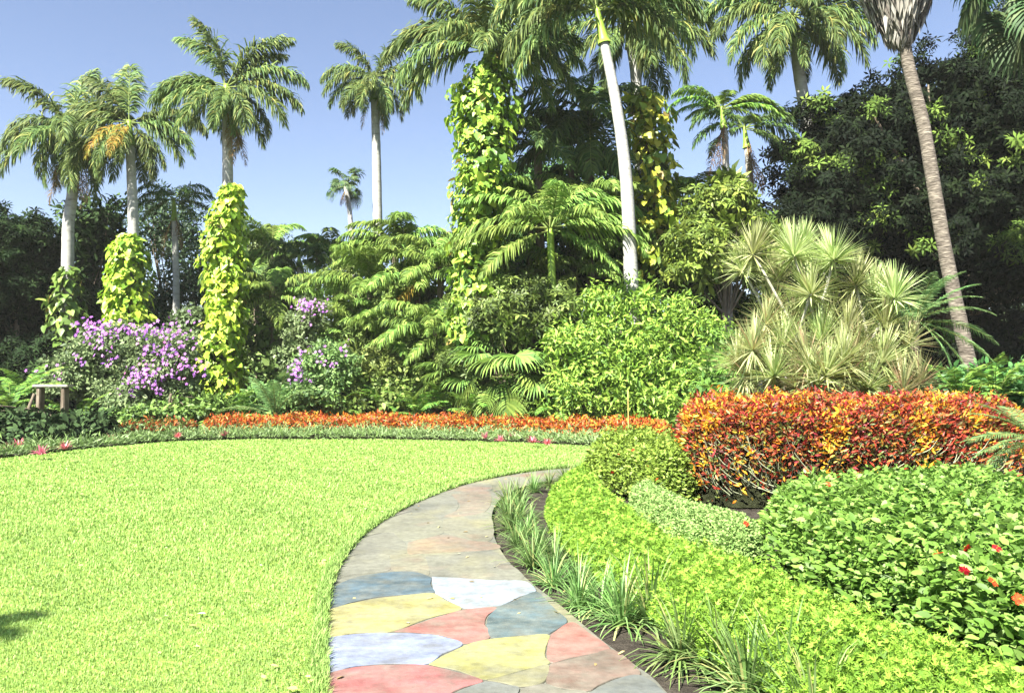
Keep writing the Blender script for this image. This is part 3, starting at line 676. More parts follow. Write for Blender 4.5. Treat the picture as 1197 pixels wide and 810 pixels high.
# ------------------------------------------------------------------ far edge of the lawn
rng = np.random.default_rng(40)
def offs(px, dy): return [q + np.array([0, dy, 0]) for q in px]
bl = [pz(x, y) for x, y in [(-260, 566), (-100, 546), (0, 535.5), (100, 524.5), (200, 515.6), (300, 513), (450, 513), (600, 516.5), (700, 521.5), (770, 526)]]
strip = [(q[0], q[1] + .05) for q in bl] + [(q[0] * 1.02, q[1] + 1.25) for q in bl[::-1]]
mb = MB()
mound(mb, strip, .22, .25, .17, 'blade', [((.19, .28, .09), 5), ((.28, .37, .17), 3), ((.13, .21, .05), 4)], rng, 420, lumpy=.12, lf=2.3, tall=.20, core=(.03, .05, .02), upright=1.1)
tag(link('border_planting', mb.mesh('border_planting', M['plain'])), 'grey-green spiky border plants edging the far side of the lawn', 'border plants', kind='stuff')
pinkf = [clump(60 + k, 40, .22, .022, [((.62, .16, .20), 4), ((.70, .35, .36), 2), ((.30, .10, .10), 1)], (25, 80)) for k in range(2)]
pk = [(6, 521), (22, 519), (48, 527), (76, 521), (130, 511), (208, 508), (262, 506), (567, 509), (585, 512), (598, 508), (622, 514), (640, 516)]
pw = ['first', 'second', 'third', 'fourth', 'fifth', 'sixth', 'seventh', 'eighth', 'ninth', 'tenth', 'eleventh', 'twelfth']
for k, (x, y) in enumerate(pk):
    q = pz(x, y, .2); q[2] = .12; s = random.uniform(.8, 1.2)
    tag(link('pink_border_plant', pinkf[k % 2], None, q, (0, 0, k), (s,) * 3), pw[k] + ' pink-leaved border plant from the left along the lawn\'s far edge', 'plant', 'pink plants in the lawn border')
ch = [pz(x, y) for x, y in [(232, 509.3), (300, 508), (450, 507.6), (600, 510), (700, 515), (790, 518)]]
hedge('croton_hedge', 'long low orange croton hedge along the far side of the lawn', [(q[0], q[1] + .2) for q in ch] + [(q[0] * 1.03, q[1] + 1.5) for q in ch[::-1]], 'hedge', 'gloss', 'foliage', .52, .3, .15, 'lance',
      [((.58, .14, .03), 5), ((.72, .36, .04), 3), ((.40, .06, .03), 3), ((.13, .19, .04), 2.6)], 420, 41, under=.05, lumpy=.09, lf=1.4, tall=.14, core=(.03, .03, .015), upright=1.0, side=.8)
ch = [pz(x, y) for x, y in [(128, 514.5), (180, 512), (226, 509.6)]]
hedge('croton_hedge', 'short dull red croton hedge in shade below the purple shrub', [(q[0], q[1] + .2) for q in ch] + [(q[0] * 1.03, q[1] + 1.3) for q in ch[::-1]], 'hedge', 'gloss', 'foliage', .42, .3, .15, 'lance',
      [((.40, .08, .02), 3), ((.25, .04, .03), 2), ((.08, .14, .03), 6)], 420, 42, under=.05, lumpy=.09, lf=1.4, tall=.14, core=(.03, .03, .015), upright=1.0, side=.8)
# bench in the shade
bq = at(62, 451, 25); by = bq.copy(); by[2] = 0; root = thing('garden_table', 'pale slab-topped stone table in shade under the left end of the purple shrub', 'table', by)
import bmesh
def boxpart(name, sx, sy, sz, c, m, bev=.02):
    bm = bmesh.new(); bmesh.ops.create_cube(bm, size=1)
    for v in bm.verts: v.co = (v.co.x * sx + c[0], v.co.y * sy + c[1], v.co.z * sz + c[2])
    bmesh.ops.bevel(bm, geom=bm.edges[:], offset=bev, segments=2, affect='EDGES'); me = bpy.data.meshes.new(name); bm.to_mesh(me); me.materials.append(m); return link(name, me, root)
BH = bq[2]; boxpart('tabletop', 1.1, .40, .09, (0, 0, BH), M['stem']); boxpart('leg', .12, .30, BH - .047, (-.38, 0, (BH - .047) / 2), M['bark']); boxpart('leg', .12, .30, BH - .047, (.38, 0, (BH - .047) / 2), M['bark'])
# stake
q = pz(735, 520); mb = MB(); tp = at(734, 456, q[1]) - q
tube(mb, smooth_path([(0, 0, -.05), tp], 6), [.016] * 6, 8); tag(link('garden_stake', mb.mesh('garden_stake', M['wood']), None, q), 'thin yellow wooden stake standing in front of the far croton hedge', 'stake')

# ------------------------------------------------------------------ royal palms
palm('royal_palm', 'palm at far left with brown dead fronds hanging round its trunk', [(85, 178), (86, 215), (80, 262), (79, 312)], 30, (.20, .25), 'royal',
     [(180, 58, 1.05), (178, 12, 1.0), (200, -12, .95), (172, 34, .9), (80, 82, .95), (20, 66, .9), (-10, 38, .9), (5, 8, .8), (250, -5, .8), (290, 12, .9), (310, -30, .8), (120, 40, .8), (230, -38, .75), (60, 25, .8)], dead=7, deadspec=[190, 350, 210, 330, 270, 170, 10], fs=.98)
palm('royal_palm', 'palm with orange and yellow dying fronds above the second leafy vine column', [(152, 170), (154, 215), (156, 285)], 29, (.17, .22), 'royal',
     [(178, 25, .95), (170, 44, .95), (150, 66, .95), (110, 80, 1.0), (5, 30, 1.0), (0, 4, .95), (355, -14, .85), (190, -22, .9), (200, -2, .9), (250, -35, .8), (350, -45, .8), (60, 30, .8)], gold=(245, 285), fs=.92)
palm('royal_palm', 'tall palm with starlike crown above the big yellow-green vine column left of centre', [(265, 130), (266, 180), (266, 262)], 27, (.17, .22), 'royal',
     [(175, 78, 1.12), (165, 70, 1.0), (10, 66, 1.05), (20, 58, .9), (172, 26, 1.0), (185, 14, 1.0), (200, -4, .95), (8, 36, 1.05), (0, 14, 1.05), (340, -4, 1.0), (215, -30, .9), (250, -22, .85), (320, -30, .9), (290, -38, .8), (90, 40, .8), (30, -20, .8)], dead=3, deadspec=[330, 350, 300], fs=.84)
palm('royal_palm', 'slender palm standing alone against the sky, centre left', [(438, 117), (440, 180), (442, 296)], 30, (.16, .22), 'royal',
     [(170, 66, 1.0), (15, 64, .95), (5, 76, .8), (178, 32, .95), (190, 14, .95), (185, -6, .9), (2, 30, 1.0), (350, 6, 1.0), (340, -14, .9), (205, -30, .85), (240, -28, .9), (300, -36, .85), (270, -8, .8), (80, 45, .8), (150, -25, .8), (30, -30, .8)], dead=2, fs=.70)
palm('royal_palm', 'huge palm rising over the ivy-wrapped trunk near the middle', [(568, 92), (566, 150), (562, 300)], 24, (.19, .26), 'royal',
     [(175, 62, 1.05), (165, 48, 1.1), (178, 30, 1.15), (188, 12, 1.1), (182, -8, 1.1), (8, 62, 1.05), (5, 40, 1.1), (0, 22, 1.1), (350, 2, 1.1), (355, -22, 1.0), (240, 20, 1.0), (270, 10, .9), (310, 5, .95), (265, 55, .9), (90, 80, 1.1), (120, 60, 1.0), (60, 50, 1), (330, 10, 1.0)], fs=.88)
palm('royal_palm', 'tall palm with smooth white leaning trunk right of centre', [(706, 50), (720, 120), (732, 210), (738, 330)], 22.2, (.14, .24), 'royal',
     [(180, 55, 1.0), (175, 30, 1.0), (188, 5, 1.0), (195, -15, .95), (0, 50, 1.0), (5, 30, 1.0), (350, 8, 1.0), (345, -12, .95), (265, 65, .8), (220, 22, .9), (320, 22, .9), (90, 70, 1.0), (60, 40, 1), (120, 35, 1)], shaft=1.35, fs=1.0)
palm('royal_palm', 'palm partly hidden behind the white leaning trunk, with grey trunk', [(738, 55), (744, 100), (750, 240)], 28, (.19, .25), 'royal',
     [(0, 45, 1.0), (355, 22, 1.1), (345, 0, 1.05), (330, -20, 1.0), (180, 40, 1.0), (190, 5, 1.0), (200, -25, 1.0), (270, 20, .9), (290, -30, .9), (90, 70, 1.0), (30, 65, 1.0), (20, -35, .9)], fs=1.0)
palm('royal_palm', 'tall palm at upper right with a grey trunk above the schefflera tree', [(928, 38), (934, 85), (944, 150), (950, 240)], 27, (.20, .27), 'royal',
     [(180, 62, .95), (178, 40, 1.0), (186, 18, 1.0), (195, -6, 1.0), (205, -30, .95), (0, 60, .95), (5, 36, 1.0), (352, 14, 1.0), (345, -8, 1.0), (330, -32, .9), (265, 15, .9), (290, -10, .9), (240, -15, .9), (90, 75, 1.0), (20, -20, .95), (160, -20, .9)], fs=.98, shaft=.8)
palm('fan_palm', 'palm with long hanging leaves in front of the dark tree, top right corner', [(1213, -30), (1232, 120), (1250, 300)], 19, (.14, .20), 'fandark',
     ringset(24, [30, 5, -20, -45], 1.5, a0=30), shaft=0, bark='fanbark', fs=.95)
# smaller palms
palm('king_palm', 'bright green palm with spear leaf and pale flower skirt, upper right', [(846, 150), (848, 175), (850, 260)], 25, (.10, .13), 'king',
     [(182, 34, 1.0), (190, 14, .9), (165, 66, 1.0), (5, 38, 1.0), (0, 22, 1.05), (350, 14, 1.0), (270, 40, .7), (90, 60, .9), (200, -6, .7), (330, -10, .7)], shaft=.9, fs=.85, dead=2)
palm('king_palm', 'darker palm just right of the bright one, with grey hanging flower stalks', [(873, 172), (876, 200), (880, 290)], 26.5, (.11, .15), 'dark',
     [(182, 40, 1.0), (190, 10, 1.0), (165, 60, 1.0), (5, 40, 1.0), (0, 12, 1.0), (350, -14, 1.0), (270, 30, .7), (90, 60, .9), (200, -16, .9), (330, -20, .9)], shaft=.9, fs=.85, dead=3, deadspec=[260, 280, 300])
palm('feather_palm', 'bright arching palm with yellow-green trunk left of the white trunk', [(643, 268), (645, 320), (647, 395)], 22.6, (.11, .14), 'arch',
     [(182, 45, 1.1), (178, 22, 1.1), (190, 0, 1.1), (160, 65, 1.0), (3, 45, 1.1), (0, 24, 1.1), (352, 4, 1.1), (20, 65, 1.0), (240, 25, 1.0), (300, 20, 1.0), (270, 50, .9), (90, 75, 1.0), (210, -20, 1.0), (330, -22, 1.0)], bark='shaft', shaft=0, fs=1.02)
palm('feather_palm', 'dense dark palm clump hanging left of the white leaning trunk', [(690, 130), (690, 200), (690, 300)], 26, (.14, .17), 'dark',
     [(182, 60, 1.1), (178, 25, 1.1), (190, 0, 1.2), (200, -30, 1.1), (230, -20, 1.2), (3, 55, 1.0), (0, 24, 1.0), (300, -20, 1.1), (270, 10, 1.1), (250, 40, .9), (90, 75, 1.0), (285, -45, 1.2), (260, -45, 1.2)], shaft=0, bark='bark', fs=1.1)
palm('feather_palm', 'dark arching palm between the ivy-wrapped trunk and the hanging clump', [(628, 165), (630, 230), (632, 300)], 25, (.13, .16), 'dark',
     [(182, 60, 1.0), (178, 35, 1.0), (190, 10, 1.0), (200, -20, 1.0), (3, 55, 1.0), (0, 34, 1.0), (355, 10, 1.0), (300, -20, 1.0), (270, 10, 1.0), (250, 40, .9), (90, 75, .9)], shaft=0, bark='bark', fs=.85)
palm('feather_palm', 'medium palm with thin pale trunk behind the left vine columns', [(204, 258), (205, 300), (206, 345)], 32, (.12, .15), 'dark',
     [(182, 60, .9), (178, 30, .9), (190, 5, .9), (3, 55, .9), (0, 28, .95), (350, 0, .9), (270, 20, .8), (200, -30, .8), (330, -30, .8), (90, 70, .8)], fs=.8, dead=2)
palm('feather_palm', 'small dark palm against the sky beside the big vine column', [(350, 312), (351, 340), (352, 380)], 30, (.10, .13), 'dark',
     [(182, 34, .9), (175, 55, .9), (190, 5, .8), (10, 45, .9), (0, 25, 1.0), (350, 5, 1.0), (40, 75, .9), (270, 20, .7), (330, -25, .8), (210, -25, .8)], fs=.75, shaft=.6)
palm('feather_palm', 'loose feathery palm top just right of the lone slender trunk', [(462, 300), (462, 330), (463, 380)], 28, (.11, .14), 'arch',
     [(182, 60, 1.0), (178, 35, 1.0), (170, 75, 1.0), (10, 65, 1.0), (0, 40, 1.0), (350, 15, 1.0), (270, 30, .9), (200, 0, 1.0), (300, 10, .9), (90, 70, 1.0)], shaft=0, bark='bark', fs=.95)
palm('feather_palm', 'palm with one yellow drooping frond above the middle thicket', [(515, 312), (515, 340), (515, 380)], 26, (.11, .14), 'arch',
     [(182, 66, .9), (178, 35, 1.0), (10, 78, 1.0), (0, 30, .8), (350, 5, .9), (270, 25, .9), (200, -10, 1.0), (300, -10, .9), (240, -5, 1.0), (90, 70, 1.0)], shaft=0, bark='bark', fs=.9, gold=(215,))
palm('feather_palm', 'low arching palm in the middle thicket, fronds spilling downwards', [(510, 385), (510, 400), (510, 430)], 24.5, (.11, .14), 'arch',
     [(182, 55, 1.0), (178, 25, 1.0), (200, 0, 1.0), (10, 55, 1.0), (0, 20, 1.0), (340, -5, 1.0), (270, 25, .9), (220, 10, 1.0), (300, 10, .9), (250, 45, .9), (90, 70, 1.0)], shaft=0, bark='bark', fs=.85)
palm('feather_palm', 'hanging green palm behind the thin garden palms, left of the purple bush', [(318, 345), (318, 360), (319, 420)], 27, (.10, .12), 'arch',
     [(182, 65, 1.0), (178, 25, .9), (200, 0, .9), (10, 55, 1.0), (0, 20, .9), (340, -5, .9), (270, 25, .9), (220, -20, 1.0), (300, -20, .9), (250, 45, .9), (90, 70, 1.0)], shaft=0, bark='bark', fs=.85)
palm('feather_palm', 'low grey-green palm fronds left of the purple bush, between vine and thicket', [(372, 300), (372, 320), (373, 400)], 31, (.10, .12), 'dark',
     [(182, 55, .9), (178, 25, .9), (10, 55, .9), (0, 30, 1.0), (340, 5, .9), (270, 25, .9), (220, -20, .9), (300, -20, .9), (90, 70, .9)], shaft=0, bark='bark', fs=.8)

for lb, x, y, d, kk, f, n in [
 ('arching palm with light hanging fronds overlapping the central vine column on its right', 620, 255, 25, 'arch', 1.0, 14),
 ('arching palm pressed against the left side of the white leaning trunk', 690, 250, 25, 'arch', .95, 14),
 ('low arching palm in the shadow above the tallest low fan palm', 600, 330, 24.5, 'arch', .85, 12),
 ('dark feathery palm hanging between the white trunk and the hanging clump', 668, 185, 27, 'dark', 1.15, 16),
 ('dark hanging palm just right of the white leaning trunk, beside the yellow-topped vine', 742, 275, 27.5, 'dark', .95, 14),
 ('arching palm left of the central vine, top of the middle thicket', 488, 335, 26.5, 'arch', .95, 14),
 ('arching palm with drooping fronds in the left half of the middle thicket', 432, 335, 27, 'arch', .9, 14),
 ('feathery palm low behind the narrow purple shrub', 400, 385, 27.5, 'arch', .8, 12),
 ('green palm with hanging fronds right of the tall golden vine column', 300, 330, 29, 'dark', .85, 12),
 ('small palm over the round bush at the heart of the thicket', 455, 405, 25.5, 'arch', .8, 12),
 ('arching palm in front of the schefflera, right of the yellow-topped vine', 800, 235, 27, 'king', .9, 12)]:
    palm('feather_palm', lb, [(x, y), (x, y + 30), (x + 1, y + 80)], d, (.10, .13), kk, ringset(n, [68, 42, 20, 2, -20], f), shaft=0, bark='bark')
for lb, x, y, d, f, n in [
 ('tall arching palm filling the sky gap just left of the central vine, fronds upswept', 478, 300, 29, 1.0, 14),
 ('drooping palm over the light bush in the thicket, left of its middle', 420, 395, 26, .85, 13),
 ('drooping palm in front of the drooping ones, under the central vine', 545, 385, 24.6, .85, 13),
 ('palm with hanging fronds between the big bright arching palm and the lime bush', 672, 322, 24.5, .8, 12)]:
    palm('feather_palm', lb, [(x, y), (x, y + 30), (x + 1, y + 80)], d, (.09, .12), 'arch', ringset(n, [72, 45, 22, 2, -20], f), shaft=0, bark='bark')
for lb, x, y, d, f, n in [
 ('palm top against the sky midway between the tallest golden vine and the small dark palm', 318, 290, 32, .85, 12),
 ('palm top against the sky below the lone small fan palm', 392, 305, 31, .85, 12)]:
    palm('feather_palm', lb, [(x, y), (x, y + 30), (x + 1, y + 80)], d, (.09, .12), 'arch', ringset(n, [72, 45, 22, 2, -20], f), shaft=0, bark='bark')
# lone far fan palm
rt, tp, bs = palm('fan_palm', 'small distant fan palm with yellowed skirt against open sky', [(404, 218), (409, 250), (412, 310)], 44, (.13, .17), 'fandark',
     ringset(16, [70, 40, 15, -10], 1.0, a0=20), shaft=0, fs=.95)
attach(rt, tp - np.array([0, 0, .3]), 'dead', ringset(6, [-70], .5), 'dead_frond')
# shaggy fan palm at right
rt, tp, bs = palm('fan_palm', 'tall fan palm with slanting trunk and shaggy grey skirt of dead leaves', [(1046, -110), (1057, 48), (1080, 150), (1104, 290), (1134, 432)], 17, (.115, .16), 'fandark',
     ringset(22, [75, 50, 25, 5], 1.25, a0=10), shaft=0, bark='fanbark', fs=1.1, sides=18)
rng = np.random.default_rng(77); mb = MB(); n = 9000
topw = at(1044, -105, 17) - bs; botw = at(1053, 36, 17) - bs
u = rng.random(n) ** .75; ax = topw[None] * (1 - u[:, None]) + botw[None] * u[:, None]; a = rng.random(n) * 6.283
rad = .24 + .66 * np.minimum(1, (1 - u) * 2.2) ** .8; rad *= rng.uniform(.75, 1.05, n)
rad = rad * (.93 + .07 * np.sin(a * 7))
P = ax + np.stack([np.cos(a), np.sin(a), 0 * a], 1) * rad[:, None]
D = unit(np.stack([np.cos(a) * -.22, np.sin(a) * -.22, -1 + 0 * a], 1) + rng.normal(0, .14, (n, 3)))
put(mb, 'blade', P, D, unit(np.stack([np.cos(a), np.sin(a), .3 + 0 * a], 1) + rng.normal(0, .4, (n, 3))), rng.uniform(.25, .55, n), colors(n, [((.26, .25, .21), 5), ((.38, .37, .32), 3), ((.14, .12, .10), 3)], rng, .2))
tube(mb, smooth_path([topw, botw], 6), [.75, .75, .72, .6, .4, .15], 10, (.08, .07, .06))
link('leaf_skirt', mb.mesh('leaf_skirt', M['dry']), rt)

# ------------------------------------------------------------------ climbing vines
def vine(label, prof, d, leaf, cols, seed, dens=26, off=.0, name='climbing_vine'):
    """prof: (x, y, half width px) from top to bottom"""
    d = K(d); rng = np.random.default_rng(seed); prof = np.array(prof, float); mb = MB()
    y0, y1 = prof[0, 1], prof[-1, 1]; Hm = (y1 - y0) * d / FPX; Wm = prof[:, 2].mean() * d / FPX
    n = int(dens * Hm * Wm * 6.3 / (leaf * leaf) * .12)
    y = y0 + (y1 - y0) * rng.random(n); x = np.interp(y, prof[:, 1], prof[:, 0]); hw = np.interp(y, prof[:, 1], prof[:, 2]) * d / FPX
    C0 = np.array([at(a_, b_, d + off) for a_, b_ in zip(x, y)]); a = rng.random(n) * 6.283
    lum = 1 + .30 * np.sin(a * 3 + C0[:, 2] * 2.1 + seed) * np.cos(C0[:, 2] * 3.3 + a)
    rr = hw * lum * rng.uniform(.72, 1.05, n)
    o = np.stack([np.cos(a), np.sin(a), 0 * a], 1); P = C0 + o * rr[:, None]
    Nn = unit(o * .8 + np.array([0, 0, .75]) + rng.normal(0, .32, (n, 3))); D = unit(o * .45 + np.array([0, 0, -.8]) + rng.normal(0, .45, (n, 3)))
    put(mb, 'heart', P, D, Nn, leaf * (.35 + 1.0 * rng.random(n) ** 1.5), colors(n, cols + [((.30, .20, .06), .25)], rng, .18))
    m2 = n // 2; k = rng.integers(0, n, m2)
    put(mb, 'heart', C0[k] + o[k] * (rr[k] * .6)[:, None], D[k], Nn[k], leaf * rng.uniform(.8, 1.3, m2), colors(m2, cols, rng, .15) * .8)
    base = C0[np.argmax(y)].copy(); base[2] = 0
    root = thing(name, label, 'vine', base); link('foliage', mb.mesh('foliage', M['gloss'], offset=base), root)
    mb = MB()
    for j in range(5):
        ys = np.linspace(y1, y0 + 4, 12); ph = rng.random() * 6
        pts = [at(np.interp(v, prof[:, 1], prof[:, 0]), v, d + off) + np.array([math.cos(ph + i * .4), math.sin(ph + i * .4), 0]) * .28 for i, v in enumerate(ys)]
        pts = [np.array([pts[0][0], pts[0][1], 0])] + pts
        tube(mb, pts, np.linspace(.035, .015, 13), 6)
    link('stem', mb.mesh('stem', M['bark'], True, offset=base), root)
GOLD = [((.30, .42, .035), 5), ((.45, .55, .06), 3), ((.16, .28, .03), 2.5), ((.55, .62, .14), .8)]
MIDG = [((.16, .28, .03), 5), ((.26, .38, .05), 2.5), ((.08, .16, .025), 3)]
vine('shaded vine column at the foot of the far left palm', [(79, 312, 8), (78, 330, 15), (76, 370, 20), (76, 425, 22)], 29.6, .34, [((.10, .17, .03), 5), ((.2, .28, .05), 2)], 51, 18)
vine('bright yellow-green vine column below the palm with orange fronds', [(153, 274, 8), (149, 288, 19), (153, 318, 22), (146, 350, 23), (150, 400, 24)], 28.6, .30, GOLD, 52, 46)
vine('tallest golden vine column on the starlike palm, reaching down to the border', [(272, 216, 12), (268, 240, 16), (264, 258, 21), (261, 300, 23), (264, 360, 22), (258, 420, 27), (262, 485, 26)], 25.6, .30, GOLD, 53, 46)
vine('green and gold vine wrapped thickly round the huge central palm trunk', [(578, 62, 5), (574, 85, 28), (566, 110, 38), (564, 160, 35), (566, 215, 37), (558, 260, 26), (553, 330, 26), (553, 400, 32)], 23.2, .28, [((.20, .33, .035), 5), ((.36, .48, .06), 3), ((.09, .18, .03), 3)], 54, 42)
vine('yellow-topped vine column standing right of the white leaning trunk', [(752, 106, 14), (756, 122, 25), (758, 160, 27), (764, 220, 30), (766, 320, 30)], 25.5, .36, [((.26, .36, .035), 4), ((.55, .53, .06), 4), ((.10, .18, .03), 3)], 55, 28)

# ------------------------------------------------------------------ trees and shrubs behind
DK = [((.014, .03, .010), 5), ((.03, .055, .015), 2), ((.009, .018, .007), 3)]  # left-edge tree: deep shade put into the leaf colour
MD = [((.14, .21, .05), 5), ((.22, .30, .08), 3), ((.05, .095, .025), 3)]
G = lambda x, d, dx=0: np.array([(x - 598.5) / FPX * K(d), K(d), 0.])
def T(x, y, d): return at(x, y, K(d))
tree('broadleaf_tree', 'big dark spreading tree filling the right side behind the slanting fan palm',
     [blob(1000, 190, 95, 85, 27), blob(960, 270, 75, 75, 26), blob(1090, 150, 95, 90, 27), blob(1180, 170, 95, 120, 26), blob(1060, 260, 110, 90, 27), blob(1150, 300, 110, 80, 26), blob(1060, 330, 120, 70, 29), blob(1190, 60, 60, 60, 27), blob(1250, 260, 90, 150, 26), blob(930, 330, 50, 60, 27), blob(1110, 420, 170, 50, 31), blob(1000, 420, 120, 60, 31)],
     .26, 'whorl', [((.007, .012, .005), 5), ((.014, .022, .007), 2), ((.005, .008, .004), 3)], [(G(1120, 27.5), T(1100, 300, 27.5), .45)], 1, sub=.5, per=30, cover=1.0, fill=.3, up=.4, glint=.20, mat='darkleaf', gcol=[((.10, .15, .025), 3), ((.05, .08, .015), 3), ((.17, .22, .04), 1)])  # shade put into near-black leaves, sunlit clumps into a brighter palette
tree('schefflera_tree', 'glossy umbrella-leaved tree with bright foliage beside the big dark tree',
     [blob(850, 255, 42, 50, 23.5), blob(820, 300, 35, 45, 23), blob(885, 300, 35, 45, 23), blob(850, 215, 20, 14, 23.5)],
     .30, 'whorl', [((.15, .26, .04), 5), ((.26, .38, .06), 3), ((.07, .13, .02), 2)], [(G(850, 23.5), T(850, 300, 23.5), .14)], 2, sub=.42, per=22, cover=1.0, fill=.4)
tree('sunlit_shrub', 'large bright lime green bush in front of the white palm trunk',
     [blob(740, 395, 62, 58, 21.8), blob(680, 420, 42, 50, 21.6), blob(805, 415, 45, 50, 21.6), blob(740, 450, 70, 52, 21.3), blob(790, 372, 35, 30, 22.0), blob(705, 362, 34, 30, 22.2), blob(665, 465, 38, 36, 21.3), blob(815, 465, 40, 36, 21.3), blob(745, 345, 30, 18, 22.0), blob(650, 400, 16, 22, 21.8), blob(835, 390, 18, 22, 21.8), blob(770, 480, 60, 26, 21.3)],
     .19, 'lance', [((.19, .29, .035), 5), ((.29, .40, .06), 3), ((.10, .18, .03), 3)], [(G(745, 21.8), T(745, 420, 21.8), .10)], 3, sub=.36, per=34, cover=1.05, fill=.35, cat='shrub', crown='foliage', tr='stem', keep=-.8)
PUR = [((.13, .18, .065), 5), ((.20, .25, .10), 3), ((.07, .11, .04), 2)]
ps = {}
ps['a'] = tree('purple_flowering_shrub', 'wide rounded shrub massed with purple flowers in front of the left vine columns',
     [blob(135, 425, 60, 42, 23.5), blob(95, 440, 42, 32, 23.5), blob(190, 440, 42, 55, 23), blob(165, 465, 50, 28, 22.8), blob(150, 400, 40, 22, 23.8), blob(205, 405, 22, 20, 23.2)],
     .13, 'oval', PUR, [(G(150, 23.6), T(150, 440, 23.6), .10)], 4, sub=.24, per=40, cover=1.1, fill=.4, cat='shrub', crown='foliage', tr='stem')
ps['b'] = tree('purple_flowering_shrub', 'tall narrow shrub with a purple flower tuft on top, left of the middle thicket',
     [blob(358, 385, 24, 26, 24.5), blob(345, 420, 18, 25, 24.5), blob(368, 360, 16, 12, 24.5)], .13, 'oval', PUR, [(G(348, 24.5), T(352, 400, 24.5), .05)], 5, sub=.24, per=40, cat='shrub', crown='foliage', tr='stem')
ps['c'] = tree('purple_flowering_shrub', 'low rounded shrub with sparse purple flowers, just right of the narrow one',
     [blob(382, 430, 36, 32, 23.5), blob(372, 465, 34, 25, 23.3)], .13, 'oval', [((.12, .19, .05), 5), ((.2, .28, .08), 3), ((.06, .10, .035), 2)], [(G(380, 23.5), T(380, 450, 23.5), .05)], 6, sub=.24, per=40, cat='shrub', crown='foliage', tr='stem')
PURC = [((.38, .14, .50), 5), ((.52, .26, .62), 3), ((.26, .11, .46), 2), ((.62, .22, .50), 1)]
def blossom(mb, P, rng):
    c = colors(len(P), PURC, rng, .15); f = unit(np.array([-.3, -1, .7]) + rng.normal(0, .4, P.shape)); u = unit(np.cross(f, rng.normal(size=P.shape))); v = np.cross(f, u); s = rng.uniform(.055, .088, len(P))
    for k in range(5):
        a = k * 1.2566; put(mb, 'oval', P, u * math.cos(a) + v * math.sin(a), f, s, c)
one = []
for k in range(5):
    mb = MB(); blossom(mb, np.zeros((1, 3)), np.random.default_rng(300 + k)); one.append(mb.mesh('blossom', M['petal']))
def blossoms(root, spots, d, seed, rx=9, ry=6, near=100):
    """spots: (x, y, how many). The first hundred are parts of their own, the rest one mesh"""
    d = K(d); rng = np.random.default_rng(seed); b0 = np.array(root.location); Q = []
    for x, y, k in spots:
        sp = rng.uniform(.6, 1.3)
        for _ in range(k): Q.append(at(x + rng.normal(0, rx * sp), y + rng.normal(0, ry * sp), d - rng.uniform(-.15, .45)) - b0)
    Q = np.array(Q); rng.shuffle(Q)
    for q in Q[:near]: link('blossom', one[rng.integers(5)], root, q, (0, rng.uniform(-1, 1), rng.uniform(-.5, .5)))
    if len(Q) > near:
        mb = MB(); blossom(mb, Q[near:], rng); o = link('blossoms', mb.mesh('blossoms', M['petal']), root); o['kind'] = 'stuff'
blossoms(ps['a'], [(100, 380, 26), (112, 388, 30), (125, 380, 26), (137, 390, 24), (152, 385, 22), (165, 386, 22), (176, 388, 22), (112, 398, 16), (200, 388, 26), (212, 383, 20), (172, 430, 28), (182, 405, 20), (190, 412, 20), (208, 414, 22), (165, 442, 30), (160, 450, 24), (178, 436, 24), (195, 438, 22), (152, 458, 24), (147, 468, 16), (222, 428, 12), (62, 432, 8), (95, 420, 8), (118, 412, 8), (130, 420, 8), (232, 434, 8), (185, 455, 10), (215, 400, 14)], 22.2, 1)
blossoms(ps['b'], [(352, 354, 26), (362, 357, 30), (372, 362, 20), (350, 375, 5)], 24.0, 2, 6, 5)
blossoms(ps['c'], [(348, 425, 18), (346, 436, 20), (353, 441, 14), (400, 406, 10), (375, 416, 10), (352, 418, 12), (385, 425, 6)], 22.7, 3, 6, 6)

